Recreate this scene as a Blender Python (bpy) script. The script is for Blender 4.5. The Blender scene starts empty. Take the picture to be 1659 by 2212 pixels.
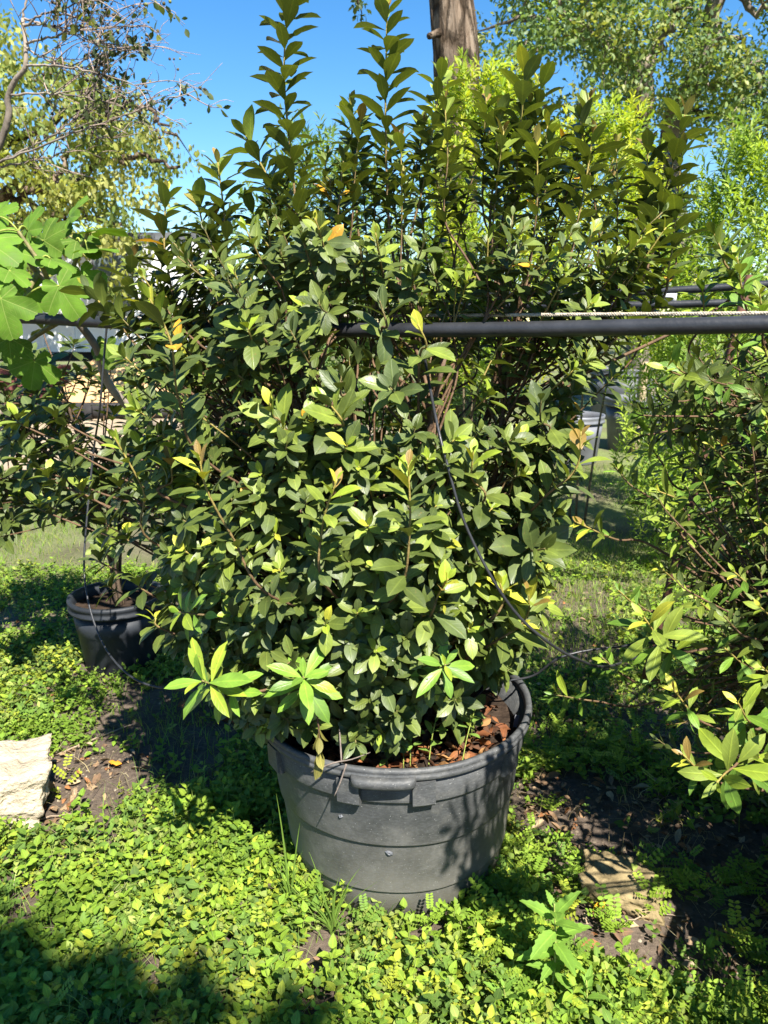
import bpy, math, random
import numpy as np
from mathutils import Vector, Matrix, noise
from mathutils.bvhtree import BVHTree

R = math.radians
rng = np.random.default_rng(7)
random.seed(7)
scn = bpy.context.scene
col = scn.collection

# ------------------------------------------------------------------ camera, sky, sun, exposure
CAM_Z, PITCH = 1.5, R(14.0)
cam_data = bpy.data.cameras.new("camera")
cam = bpy.data.objects.new("camera", cam_data)
col.objects.link(cam)
cam.location = (0, 0, CAM_Z)
cam.rotation_euler = (R(90) - PITCH, 0, 0)
cam_data.sensor_fit = 'VERTICAL'
cam_data.sensor_height = 34.6
cam_data.sensor_width = 26.0
cam_data.lens = 26.0
cam_data.clip_start = 0.05
cam_data.clip_end = 600
cam_data.dof.use_dof = True
cam_data.dof.focus_distance = 1.85
cam_data.dof.aperture_fstop = 7.5
scn.camera = cam

SUN_EL, SUN_AZ = R(51), R(23)          # azimuth: to the right of straight behind the camera
to_sun = Vector((math.cos(SUN_EL) * math.sin(SUN_AZ), -math.cos(SUN_EL) * math.cos(SUN_AZ), math.sin(SUN_EL)))
world = bpy.data.worlds.new("World")
scn.world = world
world.use_nodes = True
wn = world.node_tree
bg = wn.nodes["Background"]
sky = wn.nodes.new("ShaderNodeTexSky")
sky.sky_type = 'NISHITA'
sky.sun_disc = False
sky.sun_elevation = SUN_EL
sky.sun_rotation = math.atan2(to_sun.x, to_sun.y)
sky.altitude = 0
sky.air_density = 1.0
sky.dust_density = 0.0
sky.ozone_density = 2.4
sat = wn.nodes.new("ShaderNodeHueSaturation")     # the deep clear blue of that day, everywhere alike
sat.inputs["Saturation"].default_value = 1.34
wn.links.new(sky.outputs[0], sat.inputs["Color"])
wn.links.new(sat.outputs[0], bg.inputs[0])
bg.inputs[1].default_value = 0.07
sun_data = bpy.data.lights.new("sun", 'SUN')
sun_data.energy = 5.0
sun_data.angle = R(0.53)
sun_data.color = (1.0, 0.95, 0.86)
sun = bpy.data.objects.new("sun", sun_data)
col.objects.link(sun)
sun.rotation_euler = to_sun.to_track_quat('Z', 'Y').to_euler()
sun.location = (3, -5, 8)

scn.view_settings.view_transform = 'Standard'
scn.view_settings.look = 'None'
scn.view_settings.gamma = 1.0
scn.view_settings.use_curve_mapping = False
scn.view_settings.exposure = 1.62
scn.render.engine = 'CYCLES'
scn.cycles.max_bounces = 6
scn.cycles.diffuse_bounces = 2
scn.cycles.transmission_bounces = 4
scn.cycles.use_denoising = True

# ------------------------------------------------------------------ measuring helpers (a sight line in the photograph -> a point at distance Y)
F, CX, CY = 1661.6, 829.5, 1106.0
ST, CT = math.sin(PITCH), math.cos(PITCH)
def P(u, v, Y):
    a, b = (u - CX) / F, (v - CY) / F
    dy, dz = CT - b * ST, -ST - b * CT
    t = Y / dy
    return np.array((a * t, Y, CAM_Z + dz * t))
def G(u, v, z=0.0):
    a, b = (u - CX) / F, (v - CY) / F
    dy, dz = CT - b * ST, -ST - b * CT
    t = (z - CAM_Z) / dz
    return np.array((a * t, dy * t, z))
def project(p):
    p = np.atleast_2d(p)
    y, z = p[:, 1], p[:, 2] - CAM_Z
    depth = np.maximum(y * CT - z * ST, 1e-3)
    down = -(y * ST + z * CT)
    return CX + F * p[:, 0] / depth, CY + F * down / depth, depth

# ------------------------------------------------------------------ object helpers
def tag(o, label, cat, group=None):
    o["label"] = label; o["category"] = cat
    if group: o["group"] = group
    return o
def empty(name, loc, label, cat, group=None):
    o = bpy.data.objects.new(name, None)
    o.empty_display_size = 0.1
    o.location = loc
    col.objects.link(o)
    return tag(o, label, cat, group)
def link(name, me, parent=None, kind=None):
    """me is in world coordinates; a child keeps the world place under its parent."""
    o = bpy.data.objects.new(name, me)
    col.objects.link(o)
    if parent is not None:
        o.parent = parent
        o.location = -base_of(parent)
    if kind: o["kind"] = kind
    return o
def base_of(o):
    v = Vector(o.location)
    while o.parent is not None:
        o = o.parent; v = v + Vector(o.location)
    return v
def mesh_np(name, V, Tri, mat, uv=None, tint=None, smooth=True):
    me = bpy.data.meshes.new(name)
    V = np.ascontiguousarray(V, np.float32); Tri = np.ascontiguousarray(Tri, np.int32)
    k = Tri.shape[1]
    me.vertices.add(len(V)); me.vertices.foreach_set("co", V.ravel())
    me.loops.add(Tri.size); me.loops.foreach_set("vertex_index", Tri.ravel())
    me.polygons.add(len(Tri)); me.polygons.foreach_set("loop_start", np.arange(0, Tri.size, k, dtype=np.int32))
    if smooth: me.polygons.foreach_set("use_smooth", np.ones(len(Tri), bool))
    if uv is not None:
        l = me.uv_layers.new(name="UVMap"); l.data.foreach_set("uv", np.ascontiguousarray(uv[Tri.ravel()], np.float32).ravel())
    if tint is not None:
        a = me.color_attributes.new("tint", 'FLOAT_COLOR', 'POINT')
        c = np.ones((len(V), 4), np.float32); c[:, :3] = tint
        a.data.foreach_set("color", c.ravel())
    me.update(calc_edges=True)
    if mat: me.materials.append(mat)
    return me
class MB:
    """collects quads/tris into one mesh"""
    def __init__(s): s.v = []; s.f = []; s.t = []
    def add(s, verts, faces, tint=None):
        o = len(s.v); s.v += [tuple(p) for p in verts]; s.f += [tuple(i + o for i in f) for f in faces]
        s.t += [tint or (1, 1, 1)] * len(verts)
    def box(s, c, sx, sy, sz, rot=None, tint=None):
        vs = [Vector((x * sx / 2, y * sy / 2, z * sz / 2)) for x in (-1, 1) for y in (-1, 1) for z in (-1, 1)]
        if rot is not None: vs = [rot @ v for v in vs]
        vs = [v + Vector(c) for v in vs]
        s.add(vs, [(0, 1, 3, 2), (4, 6, 7, 5), (0, 4, 5, 1), (2, 3, 7, 6), (0, 2, 6, 4), (1, 5, 7, 3)], tint)
    def mesh(s, name, mat, smooth=False):
        me = bpy.data.meshes.new(name); me.from_pydata(s.v, [], s.f)
        a = me.color_attributes.new("tint", 'FLOAT_COLOR', 'POINT')
        c = np.ones((len(s.v), 4), np.float32); c[:, :3] = np.array(s.t)
        a.data.foreach_set("color", c.ravel())
        if smooth: me.polygons.foreach_set("use_smooth", [True] * len(me.polygons))
        me.update(); me.materials.append(mat)
        return me

def smooth_path(pts, n):
    """Catmull-Rom through the points"""
    pts = np.array(pts, float)
    if len(pts) == 2: return pts[0] + (pts[1] - pts[0]) * np.linspace(0, 1, n)[:, None]
    p = np.vstack((2 * pts[0] - pts[1], pts, 2 * pts[-1] - pts[-2]))
    t = np.linspace(0, len(pts) - 1 - 1e-6, n)
    i = t.astype(int); f = (t - i)[:, None]
    a, b, c, d = p[i], p[i + 1], p[i + 2], p[i + 3]
    return 0.5 * (2 * b + (c - a) * f + (2 * a - 5 * b + 4 * c - d) * f ** 2 + (3 * b - a - 3 * c + d) * f ** 3)
def tube_arrays(path, rad, sides=6, cap=True):
    path = np.asarray(path, float); n = len(path)
    rad = np.broadcast_to(np.asarray(rad, float), (n,)) if np.ndim(rad) == 0 else np.asarray(rad, float)
    T = np.gradient(path, axis=0); T /= np.linalg.norm(T, axis=1)[:, None] + 1e-9
    ref = np.array((0.31, 0.87, 0.38)) if abs(T[:, 2]).mean() > 0.4 else np.array((0.05, 0.1, 1.0))
    A = np.cross(T, ref); A /= np.linalg.norm(A, axis=1)[:, None] + 1e-9
    B = np.cross(T, A)
    th = np.linspace(0, 2 * np.pi, sides, endpoint=False)
    V = path[:, None] + rad[:, None, None] * (np.cos(th)[None, :, None] * A[:, None] + np.sin(th)[None, :, None] * B[:, None])
    V = V.reshape(-1, 3)
    i = np.arange(n - 1)[:, None] * sides; j = np.arange(sides)[None]; k = (j + 1) % sides
    q = np.stack((i + j, i + k, i + sides + k, i + sides + j), -1).reshape(-1, 4)
    tri = np.vstack((q[:, [0, 1, 2]], q[:, [0, 2, 3]]))
    if cap:
        c0, c1 = len(V), len(V) + 1
        V = np.vstack((V, path[:1], path[-1:]))
        jj = np.arange(sides); kk = (jj + 1) % sides
        tri = np.vstack((tri, np.stack((np.full(sides, c0), kk, jj), -1), np.stack((np.full(sides, c1), (n - 1) * sides + jj, (n - 1) * sides + kk), -1)))
    return V, tri
def tube(name, path, rad, mat, parent=None, sides=6, tint=None):
    V, t = tube_arrays(path, rad, sides)
    tn = None
    if tint is not None:
        tint = np.asarray(tint, float)
        if tint.ndim == 2:
            tn = np.repeat(tint, sides, axis=0); tn = np.vstack((tn, tint[:1], tint[-1:]))
        else: tn = np.broadcast_to(tint, (len(V), 3))
    return link(name, mesh_np(name, V, t, mat, tint=tn), parent)
def norm(a): return a / (np.linalg.norm(a, axis=-1, keepdims=True) + 1e-9)
def frames(d, n):
    """columns X, d, N (leaf lies along d, faces N)"""
    d = norm(d); n = norm(n - d * (n * d).sum(-1, keepdims=True))
    return np.stack((np.cross(d, n), d, n), -1)

# ------------------------------------------------------------------ leaf shapes: base at origin, along +Y, facing +Z
def leaf_shape(width, prof, n=5, fold=0.25, curve=0.25, petiole=0.06, wave=0.0, seed=0):
    r = np.random.default_rng(seed)
    s = np.linspace(0, 1, n + 2)[1:-1]
    w = np.array([prof(x) for x in s]) * width / 2
    V = [(0, 0, 0)]; uv = [(0.5, 0)]
    for x, ww in zip(s, w):
        y = petiole + (1 - petiole) * x
        z = -curve * x * x * 0.5
        k = wave * r.normal()
        V += [(-ww, y, z + fold * ww + k), (0, y, z), (ww, y, z + fold * ww - k)]
        uv += [(0, x), (0.5, x), (1, x)]
    V.append((0, 1, -curve * 0.5 - 0.02)); uv.append((0.5, 1))
    f = [(0, 2, 1), (0, 3, 2)]
    for i in range(n - 1):
        a = 1 + 3 * i; b = a + 3
        f += [(a, a + 1, b + 1), (a, b + 1, b), (a + 1, a + 2, b + 2), (a + 1, b + 2, b + 1)]
    a = 1 + 3 * (n - 1); t = a + 3
    f += [(a, a + 1, t), (a + 1, a + 2, t)]
    return np.array(V, float), np.array(f), np.array(uv, float)
def elliptic(x): return math.sin(math.pi * min(1, x ** 0.95)) ** 0.8
def obovate(x): return (math.sin(math.pi * x ** 1.25)) ** 0.75
def ovate(x): return (math.sin(math.pi * x ** 0.62)) ** 0.8
def lance(x): return (math.sin(math.pi * x ** 0.9)) ** 0.9
BROAD = [leaf_shape(0.44, obovate, 5, 0.3, 0.28, seed=1), leaf_shape(0.40, elliptic, 5, 0.36, 0.1, seed=2),
         leaf_shape(0.47, obovate, 5, 0.16, 0.45, wave=0.008, seed=3)]
NARROW = [leaf_shape(0.31, obovate, 5, 0.25, 0.3, seed=4), leaf_shape(0.28, elliptic, 5, 0.35, 0.15, seed=5),
          leaf_shape(0.34, obovate, 5, 0.2, 0.45, seed=6)]
WEED = [leaf_shape(0.66, ovate, 3, 0.22, 0.3, 0.1, 0.02, seed=7), leaf_shape(0.58, ovate, 3, 0.35, 0.5, 0.1, 0.03, seed=8),
        leaf_shape(0.74, ovate, 3, 0.12, 0.2, 0.12, 0.02, seed=9)]
WEED5 = [leaf_shape(0.62, ovate, 5, 0.28, 0.35, 0.1, 0.02, seed=21), leaf_shape(0.54, ovate, 5, 0.2, 0.55, 0.1, 0.025, seed=22)]
TREE = [leaf_shape(0.52, elliptic, 2, 0.2, 0.25, seed=10)]
NEEDLE = [leaf_shape(0.24, lance, 2, 0.2, 0.3, seed=11)]
DEAD = [leaf_shape(0.42, elliptic, 4, 1.1, -0.7, 0.05, 0.04, seed=12), leaf_shape(0.5, elliptic, 4, -0.6, 0.9, 0.05, 0.05, seed=13),
        leaf_shape(0.38, elliptic, 4, 0.5, 0.5, 0.05, 0.06, seed=14)]

PAL = np.array([(.056, .080, .017), (.073, .102, .020), (.092, .126, .024), (.110, .146, .028), (.066, .094, .027),
                (.150, .200, .030), (.22, .30, .030), (.34, .35, .038), (.20, .135, .035), (.48, .26, .025),
                (.15, .14, .035), (.10, .19, .026), (.14, .25, .03), (.17, .155, .032)])

def cloud_mesh(name, shapes, var, pos, M, tint, mat):
    Vs, Ts, UVs, Cs, off = [], [], [], [], 0
    for k, (V, Tt, UV) in enumerate(shapes):
        i = np.where(var == k)[0]
        if not len(i): continue
        W = np.einsum('nij,vj->nvi', M[i], V) + pos[i][:, None]
        n, m = len(i), len(V)
        Vs.append(W.reshape(-1, 3)); Ts.append((Tt[None] + off + (np.arange(n) * m)[:, None, None]).reshape(-1, 3))
        UVs.append(np.tile(UV, (n, 1))); Cs.append(np.repeat(tint[i], m, axis=0)); off += n * m
    return mesh_np(name, np.vstack(Vs), np.vstack(Ts), mat, np.vstack(UVs), np.vstack(Cs))

# ------------------------------------------------------------------ materials
def new_mat(name):
    m = bpy.data.materials.new(name); m.use_nodes = True
    nt = m.node_tree
    return m, nt, nt.nodes["Principled BSDF"], nt.nodes["Material Output"]
def N(nt, typ, **kw):
    n = nt.nodes.new(typ)
    for k, v in kw.items():
        if k.startswith('i_'):
            n.inputs[k[2:].replace('_', ' ')].default_value = v
        else: setattr(n, k, v)
    return n
def ramp(nt, src, stops):
    r = nt.nodes.new("ShaderNodeValToRGB")
    e = r.color_ramp.elements
    while len(e) < len(stops): e.new(0.5)
    for el, (p, c) in zip(e, stops):
        el.position = p; el.color = (*c, 1) if len(c) == 3 else c
    nt.links.new(src, r.inputs[0])
    return r.outputs[0]
def mixc(nt, fac, a, b, mode='MIX'):
    m = nt.nodes.new("ShaderNodeMix"); m.data_type = 'RGBA'; m.blend_type = mode
    for s, x in ((m.inputs[0], fac), (m.inputs[6], a), (m.inputs[7], b)):
        if hasattr(x, 'links'): nt.links.new(x, s)
        else: s.default_value = x if not isinstance(x, tuple) else ((*x, 1) if len(x) == 3 else x)
    return m.outputs[2]
def leaf_mat(name, trans=0.28, rough=0.45, spec=0.4, veins=True, blotch=0.25, scale=25.0):
    m, nt, b, out = new_mat(name)
    L = nt.links.new
    at = N(nt, "ShaderNodeAttribute", attribute_name="tint")
    geo = N(nt, "ShaderNodeNewGeometry")
    no = N(nt, "ShaderNodeTexNoise"); no.inputs["Scale"].default_value = scale; no.inputs["Detail"].default_value = 2
    L(geo.outputs["Position"], no.inputs["Vector"])
    f = ramp(nt, no.outputs[0], [(0.3, (1 - blotch,) * 3), (0.7, (1 + blotch * 0.6, 1 + blotch * 0.5, 1.0))])
    c = mixc(nt, 1.0, at.outputs["Color"], f, 'MULTIPLY')
    if veins:
        uv = N(nt, "ShaderNodeUVMap"); sx = N(nt, "ShaderNodeSeparateXYZ"); L(uv.outputs[0], sx.inputs[0])
        d = N(nt, "ShaderNodeMath", operation='SUBTRACT'); L(sx.outputs[0], d.inputs[0]); d.inputs[1].default_value = 0.5
        ab = N(nt, "ShaderNodeMath", operation='ABSOLUTE'); L(d.outputs[0], ab.inputs[0])
        mid = ramp(nt, ab.outputs[0], [(0.02, (0.55,) * 3), (0.075, (0, 0, 0))])
        # side veins: slanted lines from the midrib
        a2 = N(nt, "ShaderNodeMath", operation='MULTIPLY_ADD'); L(ab.outputs[0], a2.inputs[0]); a2.inputs[1].default_value = -0.45; L(sx.outputs[1], a2.inputs[2])
        s2 = N(nt, "ShaderNodeMath", operation='MULTIPLY'); L(a2.outputs[0], s2.inputs[0]); s2.inputs[1].default_value = 44.0
        s3 = N(nt, "ShaderNodeMath", operation='SINE'); L(s2.outputs[0], s3.inputs[0])
        vein = ramp(nt, s3.outputs[0], [(0.86, (0, 0, 0)), (1.0, (0.22,) * 3)])
        tot = mixc(nt, 1.0, mid, vein, 'ADD')
        light = mixc(nt, 1.0, c, (1.7, 1.6, 1.5, 1), 'MULTIPLY')
        c = mixc(nt, tot, c, light)
        bp = N(nt, "ShaderNodeBump"); bp.inputs["Strength"].default_value = 0.35; bp.inputs["Distance"].default_value = 0.002
        L(tot, bp.inputs["Height"]); L(bp.outputs[0], b.inputs["Normal"])
    ns = N(nt, "ShaderNodeTexNoise"); ns.inputs["Scale"].default_value = 170; ns.inputs["Detail"].default_value = 1; L(geo.outputs["Position"], ns.inputs["Vector"])
    c = mixc(nt, ramp(nt, ns.outputs[0], [(0.70, (0, 0, 0)), (0.76, (0.6,) * 3)]), c, (.16, .11, .035))
    L(c, b.inputs["Base Color"])
    L(ramp(nt, no.outputs[0], [(0.3, (rough - .08,) * 3), (0.7, (rough + .2,) * 3)]), b.inputs["Roughness"])
    b.inputs["Specular IOR Level"].default_value = spec
    tr = N(nt, "ShaderNodeBsdfTranslucent")
    tc = mixc(nt, 1.0, c, (2.0, 1.9, 0.75, 1), 'MULTIPLY')
    L(tc, tr.inputs[0])
    mx = N(nt, "ShaderNodeMixShader"); mx.inputs[0].default_value = trans
    L(b.outputs[0], mx.inputs[1]); L(tr.outputs[0], mx.inputs[2]); L(mx.outputs[0], out.inputs[0])
    return m
M_LEAF = leaf_mat("azalea_leaf", 0.13, 0.42, 0.38)
M_WEED = leaf_mat("weed_leaf", 0.22, 0.6, 0.25, True, 0.2)
M_TREE = leaf_mat("tree_leaf", 0.35, 0.5, 0.35, False, 0.2, 8)
def fig_mat():
    m = leaf_mat("fig_leaf", 0.26, 0.6, 0.2, False, 0.3, 18); nt = m.node_tree; L = nt.links.new
    b = nt.nodes["Principled BSDF"]; src = b.inputs["Base Color"].links[0].from_socket
    uv = N(nt, "ShaderNodeUVMap"); sx = N(nt, "ShaderNodeSeparateXYZ"); L(uv.outputs[0], sx.inputs[0])
    def M2(op, a, c):
        n_ = N(nt, "ShaderNodeMath", operation=op)
        for k_, v_ in ((0, a), (1, c)):
            if hasattr(v_, 'links'): L(v_, n_.inputs[k_])
            else: n_.inputs[k_].default_value = v_
        return n_.outputs[0]
    x = M2('SUBTRACT', sx.outputs[0], .5); y = M2('SUBTRACT', sx.outputs[1], .5)
    tot = None
    for a in (-122, -58, 0, 58, 122):
        ca, sa = math.cos(R(a)), math.sin(R(a))
        along = M2('ADD', M2('MULTIPLY', x, sa), M2('MULTIPLY', y, ca)); off_ = M2('ABSOLUTE', M2('SUBTRACT', M2('MULTIPLY', x, ca), M2('MULTIPLY', y, sa)), 0)
        main_ = M2('MULTIPLY', M2('LESS_THAN', off_, .006), M2('GREATER_THAN', along, 0))
        side = M2('GREATER_THAN', M2('SINE', M2('MULTIPLY', M2('SUBTRACT', along, M2('MULTIPLY', off_, .8)), 95.0), 0), .93)
        side = M2('MULTIPLY', M2('MULTIPLY', side, .4), M2('MULTIPLY', M2('LESS_THAN', off_, .12), M2('GREATER_THAN', along, .06)))
        v_ = M2('MAXIMUM', main_, side); tot = v_ if tot is None else M2('MAXIMUM', tot, v_)
    c = mixc(nt, M2('MULTIPLY', tot, .5), src, (.26, .32, .08)); L(c, b.inputs["Base Color"])
    bp = N(nt, "ShaderNodeBump"); bp.inputs["Strength"].default_value = .6; bp.inputs["Distance"].default_value = .004; bp.invert = True
    L(tot, bp.inputs["Height"]); L(bp.outputs[0], b.inputs["Normal"])
    return m
M_FIG = fig_mat()
M_GRASS = leaf_mat("grass_blade", 0.3, 0.5, 0.3, False, 0.15)
M_LITTER = leaf_mat("dead_leaf", 0.08, 0.7, 0.2, True, 0.35, 40)

def simple_mat(name, color, rough=0.6, spec=0.3, nscale=8.0, var=0.3, bump=0.0, bscale=40.0, tinted=False, stretch=None, bdist=0.01):
    m, nt, b, out = new_mat(name); L = nt.links.new
    tc = N(nt, "ShaderNodeTexCoord"); src = tc.outputs["Object"]
    if stretch:
        mp = N(nt, "ShaderNodeMapping"); mp.inputs["Scale"].default_value = stretch; L(src, mp.inputs[0]); src = mp.outputs[0]
    no = N(nt, "ShaderNodeTexNoise"); no.inputs["Scale"].default_value = nscale; no.inputs["Detail"].default_value = 6; L(src, no.inputs["Vector"])
    f = ramp(nt, no.outputs[0], [(0.3, (1 - var,) * 3), (0.7, (1 + var,) * 3)])
    if tinted:
        at = N(nt, "ShaderNodeAttribute", attribute_name="tint"); c0 = at.outputs["Color"]
    else: c0 = (*color, 1)
    c = mixc(nt, 1.0, c0, f, 'MULTIPLY'); L(c, b.inputs["Base Color"])
    b.inputs["Roughness"].default_value = rough; b.inputs["Specular IOR Level"].default_value = spec
    if bump:
        n2 = N(nt, "ShaderNodeTexNoise"); n2.inputs["Scale"].default_value = bscale; n2.inputs["Detail"].default_value = 8; L(src, n2.inputs["Vector"])
        bp = N(nt, "ShaderNodeBump"); bp.inputs["Strength"].default_value = min(1.0, bump); bp.inputs["Distance"].default_value = bdist
        L(n2.outputs[0], bp.inputs["Height"]); L(bp.outputs[0], b.inputs["Normal"])
    return m
M_STEM = simple_mat("stem_bark", (0.1, 0.07, 0.04), 0.7, 0.25, 60, 0.3, 0.4, 120, tinted=True)
def bark_mat():
    m, nt, b, out = new_mat("tree_bark"); L = nt.links.new
    tc = N(nt, "ShaderNodeTexCoord"); mp = N(nt, "ShaderNodeMapping"); mp.inputs["Scale"].default_value = (9, 9, 2.4); L(tc.outputs["Object"], mp.inputs[0])
    n1 = N(nt, "ShaderNodeTexNoise"); n1.inputs["Scale"].default_value = 1.4; n1.inputs["Detail"].default_value = 9; n1.inputs["Roughness"].default_value = .68; n1.inputs["Distortion"].default_value = .8
    L(mp.outputs[0], n1.inputs["Vector"])
    vo = N(nt, "ShaderNodeTexVoronoi", feature='DISTANCE_TO_EDGE'); vo.inputs["Scale"].default_value = 1.5
    w = N(nt, "ShaderNodeMix"); w.data_type = 'VECTOR'; w.inputs[0].default_value = .35; L(mp.outputs[0], w.inputs[4]); L(n1.outputs[1], w.inputs[5]); L(w.outputs[1], vo.inputs["Vector"])
    crack = ramp(nt, vo.outputs["Distance"], [(0.0, (0, 0, 0)), (0.16, (1, 1, 1))])
    c = ramp(nt, n1.outputs[0], [(.28, (.055, .038, .026)), (.5, (.17, .125, .088)), (.74, (.30, .24, .18))])
    c = mixc(nt, 1.0, c, ramp(nt, crack, [(0.0, (.35, .33, .3)), (1.0, (1, 1, 1))]), 'MULTIPLY')
    L(c, b.inputs["Base Color"]); b.inputs["Roughness"].default_value = .95; b.inputs["Specular IOR Level"].default_value = .1
    h = mixc(nt, .5, crack, n1.outputs[0])
    bp = N(nt, "ShaderNodeBump"); bp.inputs["Strength"].default_value = 1.0; bp.inputs["Distance"].default_value = .06
    L(h, bp.inputs["Height"]); L(bp.outputs[0], b.inputs["Normal"])
    return m
M_BARK = bark_mat()
M_BARKPALE = simple_mat("pale_bark", (0.20, 0.165, 0.13), 0.9, 0.15, 7, 0.55, 0.8, 16, stretch=(1, 1, 0.3), bdist=.03)
M_BLACK = simple_mat("black_plastic", (0.022, 0.023, 0.026), 0.42, 0.45, 14, 0.35, 0.1, 90)
M_DARKPOT = simple_mat("dark_pot_plastic", (0.018, 0.021, 0.026), 0.58, 0.35, 10, 0.4, 0.1, 60)
M_GREYPOT = simple_mat("grey_pot_plastic", (0.085, 0.09, 0.1), 0.55, 0.4, 5, 0.35, 0.1, 50)
M_PALEPOT = simple_mat("pale_grey_pot_plastic", (0.14, 0.145, 0.16), 0.5, 0.4, 5, 0.25, 0.1, 50)
M_TERRA = simple_mat("terracotta_glaze", (0.20, 0.055, 0.025), 0.45, 0.45, 9, 0.35, 0.15, 40)
M_ROPE = simple_mat("rope_fibre", (0.42, 0.36, 0.28), 0.85, 0.15, 120, 0.3, 0.6, 300)
M_SOIL = simple_mat("potting_soil", (0.035, 0.024, 0.017), 0.95, 0.1, 30, 0.5, 1.0, 60)
M_STONE = simple_mat("limestone", (0.40, 0.335, 0.24), 0.9, 0.15, 14, 0.22, 1.0, 70, bdist=.012)
M_SAND = simple_mat("sandstone", (0.20, 0.155, 0.08), 0.9, 0.15, 24, 0.5, 0.8, 70)
M_WHITE = simple_mat("white_sheet_metal", (0.78, 0.79, 0.80), 0.5, 0.3, 1.2, 0.06)
M_DARK = simple_mat("dark_rubber", (0.03, 0.028, 0.028), 0.8, 0.2, 5, 0.4)
M_RED = simple_mat("weathered_red_wood", (0.13, 0.045, 0.04), 0.85, 0.2, 7, 0.4, 0.3, 30)
M_TAN = simple_mat("sand_heap", (0.50, 0.32, 0.16), 0.95, 0.1, 6, 0.15, 0.4, 40)
M_WOOD = simple_mat("stake_wood", (0.38, 0.29, 0.18), 0.85, 0.2, 12, 0.25, 0.3, 40, stretch=(1, 1, 0.1))
M_TAPE = simple_mat("white_tape", (0.7, 0.7, 0.7), 0.5, 0.3, 8, 0.1)
M_RUST = simple_mat("rusty_steel", (0.10, 0.045, 0.03), 0.85, 0.3, 18, 0.4, 0.3, 60)
M_GLASS = simple_mat("window_glass", (0.10, 0.13, 0.14), 0.1, 0.6, 1, 0.1)

def main_pot_mat():
    m, nt, b, out = new_mat("dusty_black_plastic"); L = nt.links.new
    tc = N(nt, "ShaderNodeTexCoord"); g = N(nt, "ShaderNodeNewGeometry")
    sx = N(nt, "ShaderNodeSeparateXYZ"); L(g.outputs["Position"], sx.inputs[0])
    n1 = N(nt, "ShaderNodeTexNoise"); n1.inputs["Scale"].default_value = 7; n1.inputs["Detail"].default_value = 8; n1.inputs["Roughness"].default_value = 0.65
    L(g.outputs["Position"], n1.inputs["Vector"])
    base = ramp(nt, n1.outputs[0], [(0.3, (0.030, 0.032, 0.033)), (0.7, (0.066, 0.068, 0.069))])
    # dried mud splashed towards the foot of the pot
    h = N(nt, "ShaderNodeMath", operation='MULTIPLY_ADD'); L(sx.outputs[2], h.inputs[0]); h.inputs[1].default_value = -2.3; h.inputs[2].default_value = 0.95
    h2 = N(nt, "ShaderNodeMath", operation='MULTIPLY'); L(h.outputs[0], h2.inputs[0]); L(n1.outputs[0], h2.inputs[1])
    mf = ramp(nt, h2.outputs[0], [(0.08, (0, 0, 0)), (0.44, (0.85,) * 3)])
    c = mixc(nt, mf, base, (0.14, 0.13, 0.105))
    # fine scratches / weave of scuffs
    mp = N(nt, "ShaderNodeMapping"); mp.inputs["Scale"].default_value = (90, 90, 240); L(g.outputs["Position"], mp.inputs[0])
    n2 = N(nt, "ShaderNodeTexNoise"); n2.inputs["Scale"].default_value = 1.0; n2.inputs["Detail"].default_value = 3; L(mp.outputs[0], n2.inputs["Vector"])
    c = mixc(nt, ramp(nt, n2.outputs[0], [(0.45, (0, 0, 0)), (0.8, (0.4,) * 3)]), c, (0.13, 0.135, 0.14))
    # pale specks
    vo = N(nt, "ShaderNodeTexVoronoi"); vo.inputs["Scale"].default_value = 95; vo.inputs["Randomness"].default_value = 1.0; L(g.outputs["Position"], vo.inputs["Vector"])
    pick = ramp(nt, vo.outputs["Color"], [(0.55, (0, 0, 0)), (0.62, (1, 1, 1))])
    sp_ = N(nt, "ShaderNodeMath", operation='MULTIPLY'); L(ramp(nt, vo.outputs["Distance"], [(0.05, (0.8,) * 3), (0.14, (0, 0, 0))]), sp_.inputs[0]); L(pick, sp_.inputs[1])
    c = mixc(nt, sp_.outputs[0], c, (0.34, 0.34, 0.32))
    n4 = N(nt, "ShaderNodeTexNoise"); n4.inputs["Scale"].default_value = 260; n4.inputs["Detail"].default_value = 2; L(g.outputs["Position"], n4.inputs["Vector"])
    c = mixc(nt, ramp(nt, n4.outputs[0], [(0.66, (0, 0, 0)), (0.76, (0.55,) * 3)]), c, (0.26, 0.26, 0.25))
    n5 = N(nt, "ShaderNodeTexNoise"); n5.inputs["Scale"].default_value = 16; n5.inputs["Detail"].default_value = 10; n5.inputs["Roughness"].default_value = .75; L(g.outputs["Position"], n5.inputs["Vector"])
    c = mixc(nt, ramp(nt, n5.outputs[0], [(0.50, (0, 0, 0)), (0.72, (0.55,) * 3)]), c, (0.17, 0.165, 0.15))
    L(c, b.inputs["Base Color"])
    L(ramp(nt, n1.outputs[0], [(0.3, (0.50,) * 3), (0.7, (0.72,) * 3)]), b.inputs["Roughness"])
    b.inputs["Specular IOR Level"].default_value = 0.45
    bp = N(nt, "ShaderNodeBump"); bp.inputs["Strength"].default_value = 0.22; bp.inputs["Distance"].default_value = 0.0015
    L(n2.outputs[0], bp.inputs["Height"]); L(bp.outputs[0], b.inputs["Normal"])
    return m
M_MAINPOT = main_pot_mat()

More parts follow.
